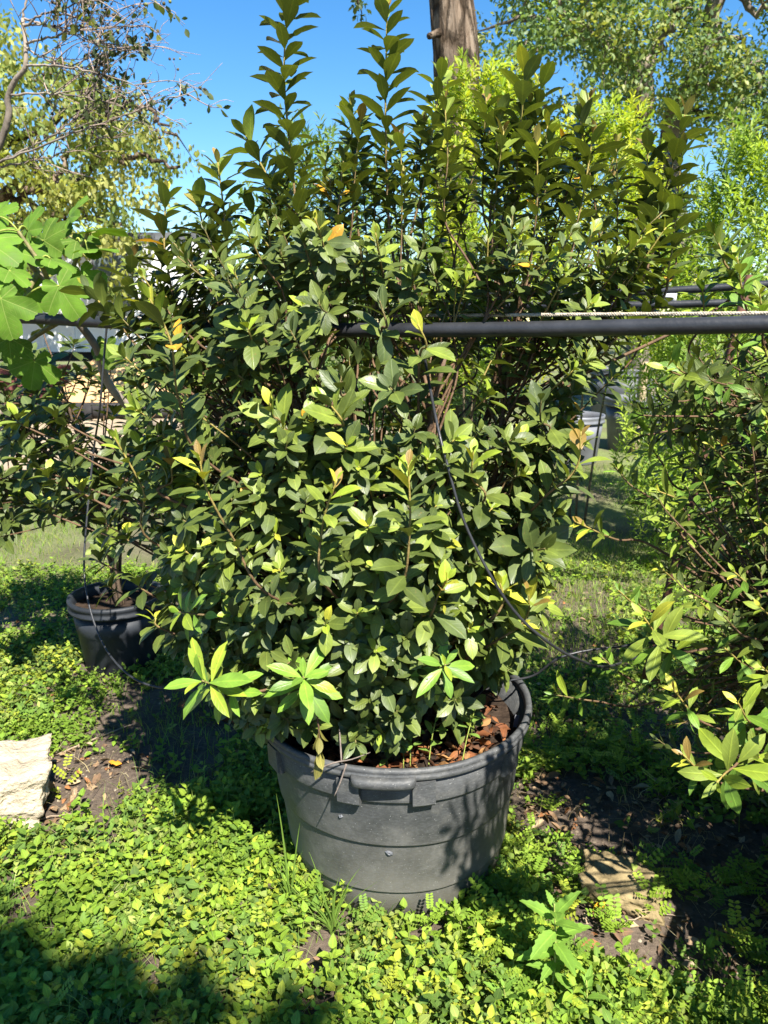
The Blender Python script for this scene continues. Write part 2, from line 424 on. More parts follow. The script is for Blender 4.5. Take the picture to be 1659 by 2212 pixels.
def ground_mat():
    m, nt, b, out = new_mat("nursery_soil"); L = nt.links.new
    g = N(nt, "ShaderNodeNewGeometry")
    n1 = N(nt, "ShaderNodeTexNoise"); n1.inputs["Scale"].default_value = 2.2; n1.inputs["Detail"].default_value = 8; L(g.outputs["Position"], n1.inputs["Vector"])
    n2 = N(nt, "ShaderNodeTexNoise"); n2.inputs["Scale"].default_value = 45; n2.inputs["Detail"].default_value = 8; n2.inputs["Roughness"].default_value = 0.7; L(g.outputs["Position"], n2.inputs["Vector"])
    c = ramp(nt, n1.outputs[0], [(0.3, (0.060, 0.046, 0.036)), (0.7, (0.125, 0.10, 0.078))])
    c = mixc(nt, 1.0, c, ramp(nt, n2.outputs[0], [(0.3, (0.6,) * 3), (0.72, (1.5, 1.45, 1.4))]), 'MULTIPLY')
    # short turf further off
    sx = N(nt, "ShaderNodeSeparateXYZ"); L(g.outputs["Position"], sx.inputs[0])
    far = N(nt, "ShaderNodeMapRange"); L(sx.outputs[1], far.inputs[0]); far.inputs[1].default_value = 3.6; far.inputs[2].default_value = 5.5
    n3 = N(nt, "ShaderNodeTexNoise"); n3.inputs["Scale"].default_value = 0.9; n3.inputs["Detail"].default_value = 5; L(g.outputs["Position"], n3.inputs["Vector"])
    gf = ramp(nt, n3.outputs[0], [(0.38, (0.15,) * 3), (0.58, (0.9,) * 3)])
    k = N(nt, "ShaderNodeMath", operation='MULTIPLY'); L(far.outputs[0], k.inputs[0]); L(gf, k.inputs[1])
    c = mixc(nt, k.outputs[0], c, mixc(nt, n2.outputs[0], (0.07, 0.12, 0.03, 1), (0.22, 0.24, 0.09, 1)))
    L(c, b.inputs["Base Color"]); b.inputs["Roughness"].default_value = 0.95; b.inputs["Specular IOR Level"].default_value = 0.15
    bp = N(nt, "ShaderNodeBump"); bp.inputs["Strength"].default_value = 0.9; bp.inputs["Distance"].default_value = 0.012
    L(n2.outputs[0], bp.inputs["Height"]); L(bp.outputs[0], b.inputs["Normal"])
    return m
M_GROUND = ground_mat()
M_ROAD = simple_mat("sandy_track", (0.30, 0.235, 0.165), 0.95, 0.1, 1.5, 0.18, 0.5, 30)

# ------------------------------------------------------------------ ground
def gz(x, y):
    """gentle lumps close by, flat far off"""
    k = max(0.0, 1 - math.hypot(x, y - 2) / 9.0)
    return k * (0.030 * noise.noise((x * 1.3, y * 1.3, 3.1)) + 0.012 * noise.noise((x * 5, y * 5, 7.7)))
def axis(lo, hi, fine_lo, fine_hi, step):
    a = list(np.arange(fine_lo, fine_hi + 1e-6, step))
    x, s = fine_hi, step
    while x < hi: s *= 1.35; x += s; a.append(x)
    x, s = fine_lo, step
    while x > lo: s *= 1.35; x -= s; a.insert(0, x)
    return np.array(a)
gx, gy = axis(-220, 220, -2.6, 2.6, 0.06), axis(-120, 420, 0.6, 5.0, 0.06)
GX, GY = np.meshgrid(gx, gy)
GZ = np.vectorize(gz)(GX, GY)
V = np.stack((GX, GY, GZ), -1).reshape(-1, 3)
nx, ny = len(gx), len(gy)
i = (np.arange(ny - 1)[:, None] * nx + np.arange(nx - 1)[None]).ravel()
ground = link("ground", mesh_np("ground", V, np.stack((i, i + 1, i + nx + 1, i + nx), -1), M_GROUND), None, "structure")
# sandy track off to the left, seen below the trailer
pts = []
for k, t in enumerate(np.linspace(-30, 0.2, 60)):
    wob = 0.35 * math.sin(t * 0.8) + 0.25 * math.sin(t * 2.1 + 1) + 0.5 * noise.noise((t * 1.7, 3.3, 0))
    c = 10.2 - 0.06 * t; taper = min(1.0, (0.2 - t) / 3.0) ** .5
    pts.append(((t, c - 2.7 * taper + wob * 0.7, 0.012), (t, c + 2.9 * taper + wob * 0.5, 0.012)))
Vr = np.array(pts).reshape(-1, 3); i = np.arange(59) * 2
link("dirt_track", mesh_np("dirt_track", Vr, np.stack((i, i + 2, i + 3, i + 1), -1), M_ROAD), None, "structure")

# ------------------------------------------------------------------ pots
def lathe(prof, n=72, wob=0.0, seed=0, closed_bottom=True):
    V = []
    for j, (r, z) in enumerate(prof):
        for k in range(n):
            th = 2 * math.pi * k / n
            rr = r * (1 + wob * noise.noise((math.cos(th) * 1.3 + seed, math.sin(th) * 1.3, z * 3)))
            zz = z + (wob * 0.5 * r * noise.noise((math.cos(th) * 1.1, math.sin(th) * 1.1 + seed, 9)) if z > 0.05 else 0)
            V.append((rr * math.cos(th), rr * math.sin(th), zz))
    V = np.array(V); m = len(prof)
    i = np.arange(m - 1)[:, None] * n; j = np.arange(n)[None]; k = (j + 1) % n
    q = np.stack((i + j, i + k, i + n + k, i + n + j), -1).reshape(-1, 4)
    return V, q
POT_C = np.array((0.040, 1.95, 0.0))
POT_S = 1.10
POT_TILT = Matrix.Rotation(R(-1.2), 3, 'Y')
def put(V, c=POT_C, rot=None):
    V = np.asarray(V)
    if rot is not None: V = (V * np.array((POT_S, POT_S, 1.0))) @ np.array(rot).T
    return V + c
pot = empty("plant_pot", POT_C, "large scuffed black plastic nursery pot in the centre holding the tall azalea", "plant pot")
body_prof = [(0.0, 0.004), (0.258, 0.004), (0.266, 0.012), (0.2770, 0.100), (0.2775, 0.103), (0.2815, 0.1035), (0.2820, 0.107), (0.2975, 0.255),
             (0.2980, 0.258), (0.3030, 0.2585), (0.3035, 0.262), (0.3150, 0.390), (0.3155, 0.392), (0.3215, 0.3925), (0.3220, 0.396), (0.3300, 0.462), (0.322, 0.470), (0.300, 0.34), (0.288, 0.30), (0.0, 0.30)]
V, q = lathe(body_prof, 96, 0.020, 2.0)
me = mesh_np("body", put(V, rot=POT_TILT), q, M_MAINPOT)
link("body", me, pot)
rim_prof = [(0.326, 0.464), (0.336, 0.462), (0.3400, 0.466), (0.3405, 0.476), (0.3370, 0.4785), (0.3395, 0.482), (0.3385, 0.489), (0.334, 0.4925), (0.327, 0.491), (0.323, 0.482), (0.322, 0.466), (0.326, 0.464)]
V, q = lathe(rim_prof, 96, 0.020, 2.0)
link("rim", mesh_np("rim", put(V, rot=POT_TILT), q, M_MAINPOT), pot)
def arc_block(a0, a1, prof, n=14, ease=0.0):
    """section prof [(r,z)] swept over azimuths a0..a1 (degrees, 0 = towards the viewer), rounded in at both ends"""
    V = []; m = len(prof)
    rc = sum(p[0] for p in prof) / m
    for k in range(n + 1):
        f = k / n; a = R(a0 + (a1 - a0) * f)
        e = 1.0
        if ease: e = min(1.0, (min(f, 1 - f) / ease)); e = math.sqrt(max(0.0, 1 - (1 - e) ** 2))
        rmin = min(p[0] for p in prof)
        for r, z in prof:
            rr = rmin + (r - rmin) * (0.25 + 0.75 * e)
            V.append((rr * math.sin(a), -rr * math.cos(a), z))
    f = []
    for k in range(n):
        for j in range(m):
            j2 = (j + 1) % m
            f.append((k * m + j, k * m + j2, (k + 1) * m + j2, (k + 1) * m + j))
    f.append(tuple(range(m))[::-1]); f.append(tuple(n * m + j for j in range(m)))
    return V, f
def pot_piece(name, V, f, parent, mat=M_MAINPOT, smooth=True):
    mb = MB(); mb.add(put(np.array(V), rot=POT_TILT), f)
    me = mb.mesh(name, mat, smooth)
    o = link(name, me, parent)
    return o
hprof = [(0.330, 0.474), (0.351, 0.477), (0.357, 0.474), (0.360, 0.467), (0.359, 0.456), (0.355, 0.452), (0.350, 0.455), (0.348, 0.464), (0.330, 0.463)]
pot_piece("handle", *arc_block(-17, 7, hprof, 28, 0.16), pot)
pot_piece("handle", *arc_block(161, 193, hprof, 28, 0.16), pot)
bprof = [(0.308, 0.460), (0.341, 0.458), (0.3395, 0.396), (0.332, 0.388), (0.306, 0.388)]
for a in (-22.5, 5.5, 47, -62):
    pot_piece("bracket", *arc_block(a, a + 8.5, bprof, 8), pot, smooth=False)
# little worn dents: a raised burr on the skin of the pot
def burr(az, z, r, size):
    mb = MB(); a = R(az)
    c = Vector((r * math.sin(a), -r * math.cos(a), z)); out_ = Vector((math.sin(a), -math.cos(a), 0)); tx = Vector((math.cos(a), math.sin(a), 0))
    vs, fs = [], []
    for k in range(9):
        th = 2 * math.pi * k / 9; s = size * random.uniform(.6, 1.2)
        vs.append(c + tx * math.cos(th) * s * 1.2 + Vector((0, 0, 1)) * math.sin(th) * s - out_ * 0.003)
        vs.append(c + tx * math.cos(th) * s * .6 + Vector((0, 0, 1)) * math.sin(th) * s * .5 + out_ * 0.0014)
    vs.append(c - out_ * 0.0012)
    for k in range(9):
        a0, b0, a1, b1 = 2 * k, 2 * k + 1, 2 * ((k + 1) % 9), 2 * ((k + 1) % 9) + 1
        fs += [(a0, a1, b1, b0), (b0, b1, 18)]
    mb.add(put(np.array([tuple(v) for v in vs]), rot=POT_TILT), fs)
    link("scuff", mb.mesh("scuff", M_GREYPOT), pot)
burr(22, 0.305, 0.3085, 0.010); burr(-4, 0.235, 0.2975, 0.008); burr(-24, 0.33, 0.3110, 0.005)
# soil surface
def soil_disc(r, z, c, name, parent, mat=M_SOIL, amp=0.012, n=28, rings=10, rot=None):
    V = [(0, 0, z)]; T_ = []
    for j in range(1, rings + 1):
        for k in range(n):
            th = 2 * math.pi * k / n; rr = r * j / rings
            V.append((rr * math.cos(th), rr * math.sin(th), z + amp * noise.noise((rr * 14 * math.cos(th), rr * 14 * math.sin(th), z + c[0]))))
    for k in range(n): T_.append((0, 1 + k, 1 + (k + 1) % n))
    for j in range(rings - 1):
        for k in range(n):
            a, b = 1 + j * n + k, 1 + j * n + (k + 1) % n
            T_ += [(a, a + n, b + n), (a, b + n, b)]
    return link(name, mesh_np(name, put(V, c, rot), np.array(T_), mat), parent)
soil_disc(0.336, 0.405, POT_C, "soil", pot, amp=0.016)
# bark chips and dead leaves lying on the soil
n = 520
th = rng.uniform(0, 2 * np.pi, n); rr = 0.30 * np.sqrt(rng.uniform(0, 1, n))
pos = np.stack((POT_C[0] + rr * np.cos(th), POT_C[1] + rr * np.sin(th), 0.412 + rng.uniform(0, 0.022, n)), -1)
d = rng.normal(size=(n, 3)); d[:, 2] *= 0.25
nn = rng.normal(size=(n, 3)) * 0.5; nn[:, 2] += 1
Mx = frames(d, nn) * rng.uniform(0.025, 0.055, n)[:, None, None]
ct = np.array([(.15, .058, .026), (.22, .09, .036), (.08, .038, .022), (.26, .14, .06)])[rng.integers(0, 4, n)]
link("mulch", cloud_mesh("mulch", DEAD, rng.integers(0, 3, n), pos, Mx, ct, M_LITTER), pot, "stuff")
# plant label stuck in the soil
mb = MB(); mb.box(P(1112, 1560, 1.93) + np.array((0, 0, -0.02)), 0.012, 0.0015, 0.085, Matrix.Rotation(R(8), 3, 'Y'))
lt = link("plant_label", mb.mesh("plant_label", M_PALEPOT)); tag(lt, "small pale grey plant label stuck in the mulch at the pot's right side", "plant label")

def small_pot(name, c, r, h, mat, label, group=None, taper=0.82, lip=0.012, soilz=0.85, cat="plant pot"):
    c = np.array((c[0], c[1], gz(c[0], c[1]) - 0.004))
    o = empty(name, c, label, cat, group)
    rb = r * taper
    prof = [(0, 0.004), (rb * .97, 0.004), (rb, 0.015), (rb + (r - rb) * .55, h * .55), (rb + (r - rb) * .56 + .003, h * .56), (r * .985, h * .86), (r * 0.985 - .02, h * .8), (0, h * .6)]
    V, q = lathe(prof, 56, 0.012, c[0]); link("body", mesh_np("body", put(V, c), q, mat), o)
    rp = [(r * .972, h * .855), (r + lip, h * .85), (r + lip * 1.2, h * .88), (r + lip * .5, h * .90), (r + lip * .7, h * .94), (r + lip * 1.2, h * .96), (r + lip, h), (r - .004, h), (r - .012, h * .9), (r * .94, h * .7)]
    V, q = lathe(rp, 56, 0.012, c[0]); link("rim", mesh_np("rim", put(V, c), q, mat), o)
    soil_disc(r * .955, h * soilz, c, "soil", o, amp=0.008)
    return o, c

# ------------------------------------------------------------------ shrubs
GOLD = math.radians(137.5)
def leaves_on(path, n, spacing, L, a0, a1, up=0.25, power=1.12, size_tip=0.4, droop=0.0, rosette=False):
    """leaves spiralling down a shoot from its tip; path runs base -> tip"""
    p = np.asarray(path)[::-1]
    seg = np.linalg.norm(np.diff(p, axis=0), axis=1); cum = np.concatenate(((0,), np.cumsum(seg)))
    i = np.arange(n)
    ros = np.where(i < 9, i * .42, 9 * .42 + (i - 9 + .0) * 1.25) if rosette else i ** power
    s = np.minimum(0.002 + spacing * 0.75 * ros, cum[-1] * 0.97)
    pos = np.stack([np.interp(s, cum, p[:, k]) for k in range(3)], -1)
    s2 = np.minimum(s + 0.01, cum[-1])
    s1 = np.maximum(s - 0.01, 0)
    T = norm(np.stack([np.interp(s1, cum, p[:, k]) - np.interp(s2, cum, p[:, k]) for k in range(3)], -1))
    ref = np.where(np.abs(T[:, 2:3]) > 0.9, np.array([[1., 0, 0]]), np.array([[0, 0, 1.]]))
    A = norm(np.cross(T, ref)); B = np.cross(T, A)
    ph = i * GOLD + rng.uniform(0, 6.28) + rng.normal(0, 0.16, n)
    Rr = np.cos(ph)[:, None] * A + np.sin(ph)[:, None] * B
    al = np.radians(a0 + (a1 - a0) * np.minimum(1, i / 7.0) + rng.normal(0, 7, n))[:, None]
    d = np.cos(al) * T + np.sin(al) * Rr
    d[:, 2] -= droop
    d = norm(d)
    nn = np.sin(al) * T - np.cos(al) * Rr
    nn = nn + up * np.array((0.1, -0.3, 1.0)) + rng.normal(0, 0.09, (n, 3))
    frac = i / max(n - 1, 1)
    size = L * np.minimum(1, size_tip + (1 - size_tip) * i / 4.5) * (1 - 0.25 * np.maximum(0, frac - 0.6) / 0.4) * rng.uniform(0.74, 1.14, n)
    return pos, frames(d, nn) * size[:, None, None], i
class Shrub:
    def __init__(s, name, root, label, cat, shapes, group=None):
        s.o = empty(name, root, label, cat, group); s.shapes = shapes
        s.pos, s.M, s.pal, s.var = [], [], [], []; s.root = np.array(root); s.lines = []
    def leaves(s, pos, M, pal, v0=0):
        s.pos.append(pos); s.M.append(M); s.pal.append(pal); s.var.append(rng.integers(0, 3, len(pos)) + v0)
    def shoot(s, path, n, spacing=0.014, L=0.07, a0=18, a1=66, young=0.0, mature=(0, 1, 2, 3, 4), up=0.25, r0=0.004, r1=0.0016, green=0.35, v0=0, bronze=False, **kw):
        path = np.asarray(path)
        pos, M, i = leaves_on(path, n, spacing, L, a0, a1, up, **kw)
        pal = rng.choice(mature, n)
        if young > 0:
            k = int(2 + 4 * young)
            y = i < k
            pal = np.where(y, rng.choice([13, 13, 5, 7, 8] if bronze else [5, 6, 6, 7] if young < 0.8 else [6, 7, 7, 8, 6], n), pal)
            pal = np.where((i >= k) & (i < k + 5) & (rng.random(n) < .6), 5, pal)
        pal = np.where(rng.random(n) < 0.0016, 9, pal)
        s.leaves(pos, M, pal, v0)
        if r0:
            m = len(path); f = np.linspace(0, 1, m)
            g = np.clip((f - (1 - green)) / green, 0, 1)[:, None]
            tint = (1 - g) * np.array((.11, .066, .036)) + g * (np.array((.27, .22, .05)) if young else np.array((.15, .125, .045)))
            tube("branch", path, r0 + (r1 - r0) * f, M_STEM, s.o, 5, tint)
    def all(s):
        return np.vstack(s.pos), np.concatenate([m for m in s.M]), np.concatenate(s.pal), np.concatenate(s.var)
SHRUBS = []

def bez(a, b, c, n=12):
    t = np.linspace(0, 1, n)[:, None]; a, b, c = map(np.asarray, (a, b, c))
    return (1 - t) ** 2 * a + 2 * t * (1 - t) * b + t * t * c

# ---- the tall azalea in the centre pot
root = np.array((0.05, 1.97, 0.40))
az = Shrub("azalea_shrub", root, "tall bushy dark green azalea growing in the big black pot in the centre", "shrub", BROAD + NARROW)
ZL = [0.50, 0.75, 1.00, 1.26, 1.50, 1.71, 1.92, 2.10]
XL = [-0.46, -0.58, -0.62, -0.62, -0.68, -0.58, -0.28, -0.15]
XR = [0.34, 0.42, 0.46, 0.50, 0.66, 0.72, 0.58, 0.20]
def extent(z): return np.interp(z, ZL, XL), np.interp(z, ZL, XR)
# main stems fan out from the soil
stems = []
for k in range(9):
    a = 2 * math.pi * k / 9 + 0.3
    zt = random.uniform(1.25, 1.6); xl, xr = extent(zt)
    cx, w = (xl + xr) / 2, (xr - xl) / 2
    top = np.array((cx + 0.55 * w * math.cos(a), 1.99 + 0.62 * 0.5 * math.sin(a), zt))
    b0 = root + np.array((0.07 * math.cos(a), 0.07 * math.sin(a), 0))
    mid = b0 * 0.55 + top * 0.45 + np.array((random.uniform(-.05, .05), random.uniform(-.05, .05), 0.02))
    path = smooth_path([b0, mid, top], 22)
    path[2:-1] += rng.normal(0, 0.004, (len(path) - 3, 3))
    stems.append(path)
    tube("stem", path, np.linspace(0.011, 0.005, 22), M_STEM, az.o, 7, np.array((.10, .062, .04)) * random.uniform(.7, 1.2))
ALLP = np.vstack(stems)
def attach(tip, back):
    """a place on a main stem below the tip"""
    want = np.array((tip[0] * 0.55, 1.99 + (tip[1] - 1.99) * 0.5, max(0.55, tip[2] - back)))
    return ALLP[np.argmin(((ALLP - want) ** 2).sum(1))]
def px(*pts): return [P(*p) for p in pts]
# shoots that stand out in the photograph: points from low to tip, number of leaves, leaf length, how young the tip is
EX = [
 (px((692, 840, 1.84), (655, 600, 1.92), (640, 380, 1.97), (645, 150, 2.0), (632, -70, 2.02)), 78, .082, .35),
 (px((850, 560, 2.0), (848, 300, 2.06), (836, 12, 2.1)), 34, .082, .2),
 (px((880, 600, 2.0), (930, 380, 2.03), (955, 155, 2.05)), 22, .080, .2),
 (px((800, 620, 2.1), (775, 420, 2.13), (758, 225, 2.15)), 18, .068, .1),
 (px((1090, 620, 1.95), (1110, 380, 2.0), (1135, 140, 2.02)), 34, .080, .5),
 (px((1085, 560, 2.05), (1140, 350, 2.06), (1172, 165, 2.08)), 26, .072, .5),
 (px((1360, 640, 1.95), (1430, 430, 2.0), (1482, 235, 2.02)), 36, .082, .6),
 (px((1340, 660, 2.0), (1372, 470, 2.03), (1400, 305, 2.05)), 26, .075, .6),
 (px((1200, 650, 1.95), (1245, 450, 1.98), (1282, 285, 2.0)), 24, .078, .4),
 (px((1060, 520, 1.98), (1075, 380, 2.0), (1080, 235, 2.0)), 18, .075, .2),
 (px((700, 560, 1.98), (600, 420, 1.97), (528, 288, 1.97)), 22, .085, .2),
 (px((500, 680, 1.98), (490, 500, 1.99), (470, 345, 2.0)), 24, .082, .1),
 (px((410, 720, 1.95), (380, 560, 1.96), (358, 415, 1.97)), 20, .080, .2),
 (px((470, 690, 1.98), (450, 540, 2.0), (425, 428, 2.02)), 18, .078, .6),
 (px((620, 640, 2.05), (560, 520, 2.06), (535, 430, 2.08)), 14, .07, .5),
 (px((560, 660, 2.05), (585, 540, 2.1), (592, 440, 2.1)), 14, .07, .3),
 (px((395, 760, 1.9), (320, 640, 1.92), (288, 548, 1.95)), 16, .078, .1),
 (px((350, 800, 1.9), (240, 690, 1.95), (182, 615, 2.0)), 16, .075, .1),
 (px((450, 1000, 1.62), (395, 870, 1.54), (345, 735, 1.50), (318, 635, 1.50)), 24, .074, .9),
 (px((590, 1290, 1.48), (510, 1160, 1.44), (455, 1060, 1.42), (430, 985, 1.41)), 22, .074, .9),
 (px((865, 1270, 1.46), (880, 1140, 1.42), (882, 1005, 1.40)), 17, .078, .9),
 (px((700, 1260, 1.47), (715, 1140, 1.43), (728, 1035, 1.41)), 13, .072, .9),
 (px((345, 1180, 1.7), (290, 1060, 1.66), (245, 940, 1.64)), 15, .070, .7),
 (px((1170, 1080, 1.6), (1220, 1010, 1.57), (1255, 932, 1.55)), 15, .072, .9),
 (px((370, 1080, 1.68), (370, 1040, 1.66), (368, 985, 1.65)), 12, .075, .9),
 (px((1040, 1090, 1.6), (1030, 1040, 1.57), (1022, 975, 1.55)), 14, .080, .6),
 (px((930, 1330, 1.55), (950, 1290, 1.53), (968, 1250, 1.5)), 14, .082, .95),
 (px((1040, 1350, 1.62), (1065, 1300, 1.6), (1080, 1258, 1.58)), 12, .075, .95),
 (px((1080, 1380, 1.62), (1115, 1330, 1.6), (1142, 1280, 1.58)), 14, .085, .95),
 (px((620, 930, 1.6), (600, 900, 1.58), (582, 870, 1.56)), 14, .085, .6),
 (px((720, 940, 1.6), (710, 910, 1.56), (702, 860, 1.54)), 16, .085, .2),
 (px((830, 740, 1.72), (825, 700, 1.68), (820, 650, 1.66)), 12, .085, .0),
 (px((905, 790, 1.68), (905, 750, 1.64), (902, 700, 1.62)), 14, .080, .4),
 (px((640, 760, 1.76), (615, 720, 1.72), (606, 680, 1.7)), 14, .080, .0),
 (px((760, 880, 1.64), (745, 850, 1.6), (738, 810, 1.6)), 12, .080, .0),
 (px((1180, 950, 1.72), (1172, 910, 1.68), (1168, 865, 1.66)), 14, .080, .0),
 (px((1130, 1190, 1.66), (1160, 1195, 1.6), (1178, 1185, 1.55)), 13, .098, .0),
 (px((1560, 660, 1.95), (1570, 560, 1.95), (1540, 500, 1.95)), 14, .075, .3),
 (px((1400, 680, 1.95), (1450, 560, 1.95), (1462, 440, 1.97)), 22, .080, .3),
]
for pts, n, L, y in EX:
    base = attach(pts[0], 0.25)
    pts = [pts[0]] + [q_ + rng.normal(0, .012, 3) * (1, .5, .2) for q_ in pts[1:-1]] + [pts[-1]]
    path = smooth_path([base] + list(pts), 8 * len(pts) + 4)
    front = pts[-1][1] < 1.72 and n > 12
    low = pts[-1][2] < 1.62
    az.shoot(path, int(n * (1.6 if front else 1.4 if low else 1.65)), 0.0140 if front else 0.0098, L * (1.0 if front else .95 if low else 1.04), 16, 62 if low else 64, y, power=1.04, bronze=not low, r0=0.0034 if front else 0.0048, r1=0.0018, green=0.7 if front else 0.55)
# branches reaching out low on the left, over the smaller pot
for (u_, v_, Y_) in [(230, 1120, 1.9), (175, 1050, 2.0), (215, 1200, 1.95), (300, 1255, 1.8), (270, 1150, 1.85), (335, 1335, 1.75), (150, 955, 2.0), (105, 1020, 2.05), (60, 985, 2.1), (85, 1085, 2.1), (120, 890, 2.1), (40, 900, 2.15), (255, 1040, 1.9), (300, 960, 1.85), (235, 1255, 2.0)]:
    tip = P(u_, v_, Y_); b0 = attach(P(min(u_ + 330, 560), v_ + 30, 2.0), .2)
    mid = b0 * .4 + tip * .6 - np.array((0, 0, .05))
    az.shoot(smooth_path([b0, mid, tip - np.array((-.02, 0, .03)), tip], 20), 15, .0095, rng.uniform(.062, .078), 22, 78, float(rng.choice([0, 0, .4, .7])), up=.5, r0=.0042, r1=.0017, rosette=True)
# bright, longer-leaved suckers low on the bush
for pts, n, L in [
 (px((640, 1480, 1.62), (520, 1497, 1.54), (436, 1470, 1.48)), 20, .102),
 (px((700, 1490, 1.60), (665, 1490, 1.54), (655, 1462, 1.48)), 18, .092),
 (px((900, 1440, 1.64), (940, 1450, 1.58), (962, 1436, 1.52)), 14, .080),
 (px((640, 1372, 1.66), (480, 1335, 1.60), (385, 1322, 1.56)), 14, .072)]:
    path = smooth_path([attach(pts[0], 0.15)] + list(pts), 24)
    az.shoot(path, n, 0.0085, L, 35, 96, 0, (11, 12, 12, 6), up=0.5, r0=0.0045, r1=0.002, size_tip=0.55, v0=3, rosette=True)
# the withered shoot hanging over the rim
wp = smooth_path(px((660, 1500, 1.52), (682, 1535, 1.505), (690, 1590, 1.50), (688, 1640, 1.50)), 14)
az.shoot(wp, 9, 0.010, 0.058, 8, 24, 0, (10,), up=0.0, r0=0.003, r1=0.0015, size_tip=0.9, droop=0.6)
# the pipe runs in front of the bush's right half and holds the foliage back
PA, PB = P(20, 690, 2.46), P(1659, 705, 1.50)
def pipe_at(x): return np.interp(x, [PA[0], PB[0]], [PA[1], PB[1]]), np.interp(x, [PA[0], PB[0]], [PA[2], PB[2]])
def behind_pipe(path):
    """bend a shoot that would stand before the pipe back behind it"""
    path = np.array(path); py_, pz_ = pipe_at(path[:, 0])
    w = np.clip(1.25 - np.abs(path[:, 2] - pz_) / .22, 0, 1) * (path[:, 0] > -.12)
    path[:, 1] += np.maximum(0, py_ + .035 - path[:, 1]) * w
    return path
# all the other shoots, spread over the crown
cnt = 0
while cnt < 900:
    z = 0.50 + 1.26 * rng.random() ** 1.05 if cnt < 560 else rng.uniform(.50, 1.26)
    xl, xr = extent(z)
    th = rng.uniform(0, 2 * np.pi)
    if math.sin(th) > (0.3 if cnt < 560 else -.1) and rng.random() < (0.45 if cnt < 560 else .95): continue
    rad = rng.uniform(0.55, 1.0) if rng.random() < 0.5 else rng.uniform(0.85, 1.02)
    c, w = (xl + xr) / 2, (xr - xl) / 2
    dw = min(0.49, 0.28 + 0.5 * min(1, (z - 0.35) / 0.5) * 0.5) * (1.0 if z < 1.6 else 0.8)
    tip = np.array((c + w * rad * math.cos(th), 2.0 + dw * rad * math.sin(th), z))
    if z < .62 and tip[0] > .05 and tip[1] < 2.02 and rng.random() < .75: continue
    out = np.array((math.cos(th), math.sin(th), 0.0)) * rad
    upk = np.interp(z, [0.5, 0.8, 1.2, 1.7, 2.0], [0.25, 0.5, 0.75, 1.3, 1.8])
    T = norm(out + np.array((0, 0, upk)) + rng.normal(0, 0.22, 3))
    ln = rng.uniform(0.16, 0.30) if z > 1.2 else rng.uniform(0.10, 0.22)
    p1 = tip - T * ln
    base = attach(p1, rng.uniform(0.05, 0.22))
    path = smooth_path([base, base * .35 + p1 * .65 + np.array((0, 0, -.01)), p1, p1 + T * ln * .5 + rng.normal(0, .006, 3), tip], 18)
    n = int(rng.integers(11, 16)) if z < 1.45 else int(rng.integers(20, 30))
    if z > 1.40: path = behind_pipe(path)
    young = rng.choice([0, 0, 0, .2, .4, .7]) if z > 0.8 else rng.choice([0, 0, 0, 0, .4])
    az.shoot(path, n, 0.0105 if z > 1.2 else 0.0085, rng.uniform(.050, .072), 22, 72 if z > 1.2 else 80, float(young), up=0.35 if z > 1.4 else 0.5, rosette=bool(z < 1.55),
             r0=0.0036, r1=0.0016)
    cnt += 1
for k in range(46):      # upright spires across the top
    x_ = rng.uniform(-.55, .74); zt = np.interp(x_, [-.55, -.3, .1, .5, .74], [1.72, 1.92, 2.04, 2.04, 1.95])
    tip = np.array((x_, rng.uniform(1.92, 2.28), zt - abs(rng.normal(0, .10))))
    T = norm(np.array((rng.normal(.12 * x_, .16), rng.normal(-.1, .15), 1.0))); ln = rng.uniform(.26, .40); p1 = tip - T * ln
    b0 = attach(p1, .15)
    path = behind_pipe(smooth_path([b0, b0 * .35 + p1 * .65, p1, p1 + T * ln * .5 + rng.normal(0, .008, 3), tip], 18))
    az.shoot(path, int(rng.integers(24, 38)), .0082, rng.uniform(.055, .072), 16, 60, float(rng.choice([0, .3, .6, .7])), up=.25, r0=.0036, r1=.0016, bronze=True)
SHRUBS.append(az)

# ---- the smaller shrub in the pot at the left
lp, lpc = small_pot("plant_pot", (-1.185, 3.22, 0), 0.195, 0.33, M_DARKPOT, "round black plastic pot standing in the weeds left of the big pot", taper=0.8)
lroot = np.array((-1.17, 3.22, 0.26))
la = Shrub("small_azalea_shrub", lroot, "thin dark leaved shrub in the smaller black pot at the left", "shrub", BROAD)
lst = []
for k, (dx, dy, h) in enumerate([(-.45, .05, .95), (-.15, -.1, 1.1), (.2, .1, 1.05), (-.62, -.05, .62), (.05, -.2, .7)]):
    path = smooth_path([lroot + np.array((.012 * math.cos(k * 1.3), .012 * math.sin(k * 1.3), 0)), lroot + np.array((dx * .15, dy * .3, .36)), lroot + np.array((dx, dy, h))], 18)
    lst.append(path); tube("stem", path, np.linspace(.010, .004, 18), M_STEM, la.o, 6, (.085, .06, .04))
LP_ = np.vstack([p[6:] for p in lst])
ltips = [(160, 740, 3.1), (75, 850, 3.0), (125, 940, 3.0), (120, 1020, 2.9), (60, 1040, 3.0), (245, 890, 3.1), (10, 870, 3.1), (40, 780, 3.15), (200, 800, 3.2),
         (110, 800, 3.2), (30, 960, 3.1), (180, 900, 3.3), (220, 960, 3.2), (0, 1030, 3.0), (70, 1090, 3.1), (150, 1080, 3.0), (260, 1010, 3.1), (280, 840, 3.2), (-40, 900, 3.1),
         (-60, 1000, 3.2), (-30, 820, 3.3), (255, 1120, 3.15), (310, 1060, 3.2), (230, 1090, 3.3), (320, 930, 3.3), (130, 860, 3.4), (90, 700, 3.3), (300, 770, 3.3)]
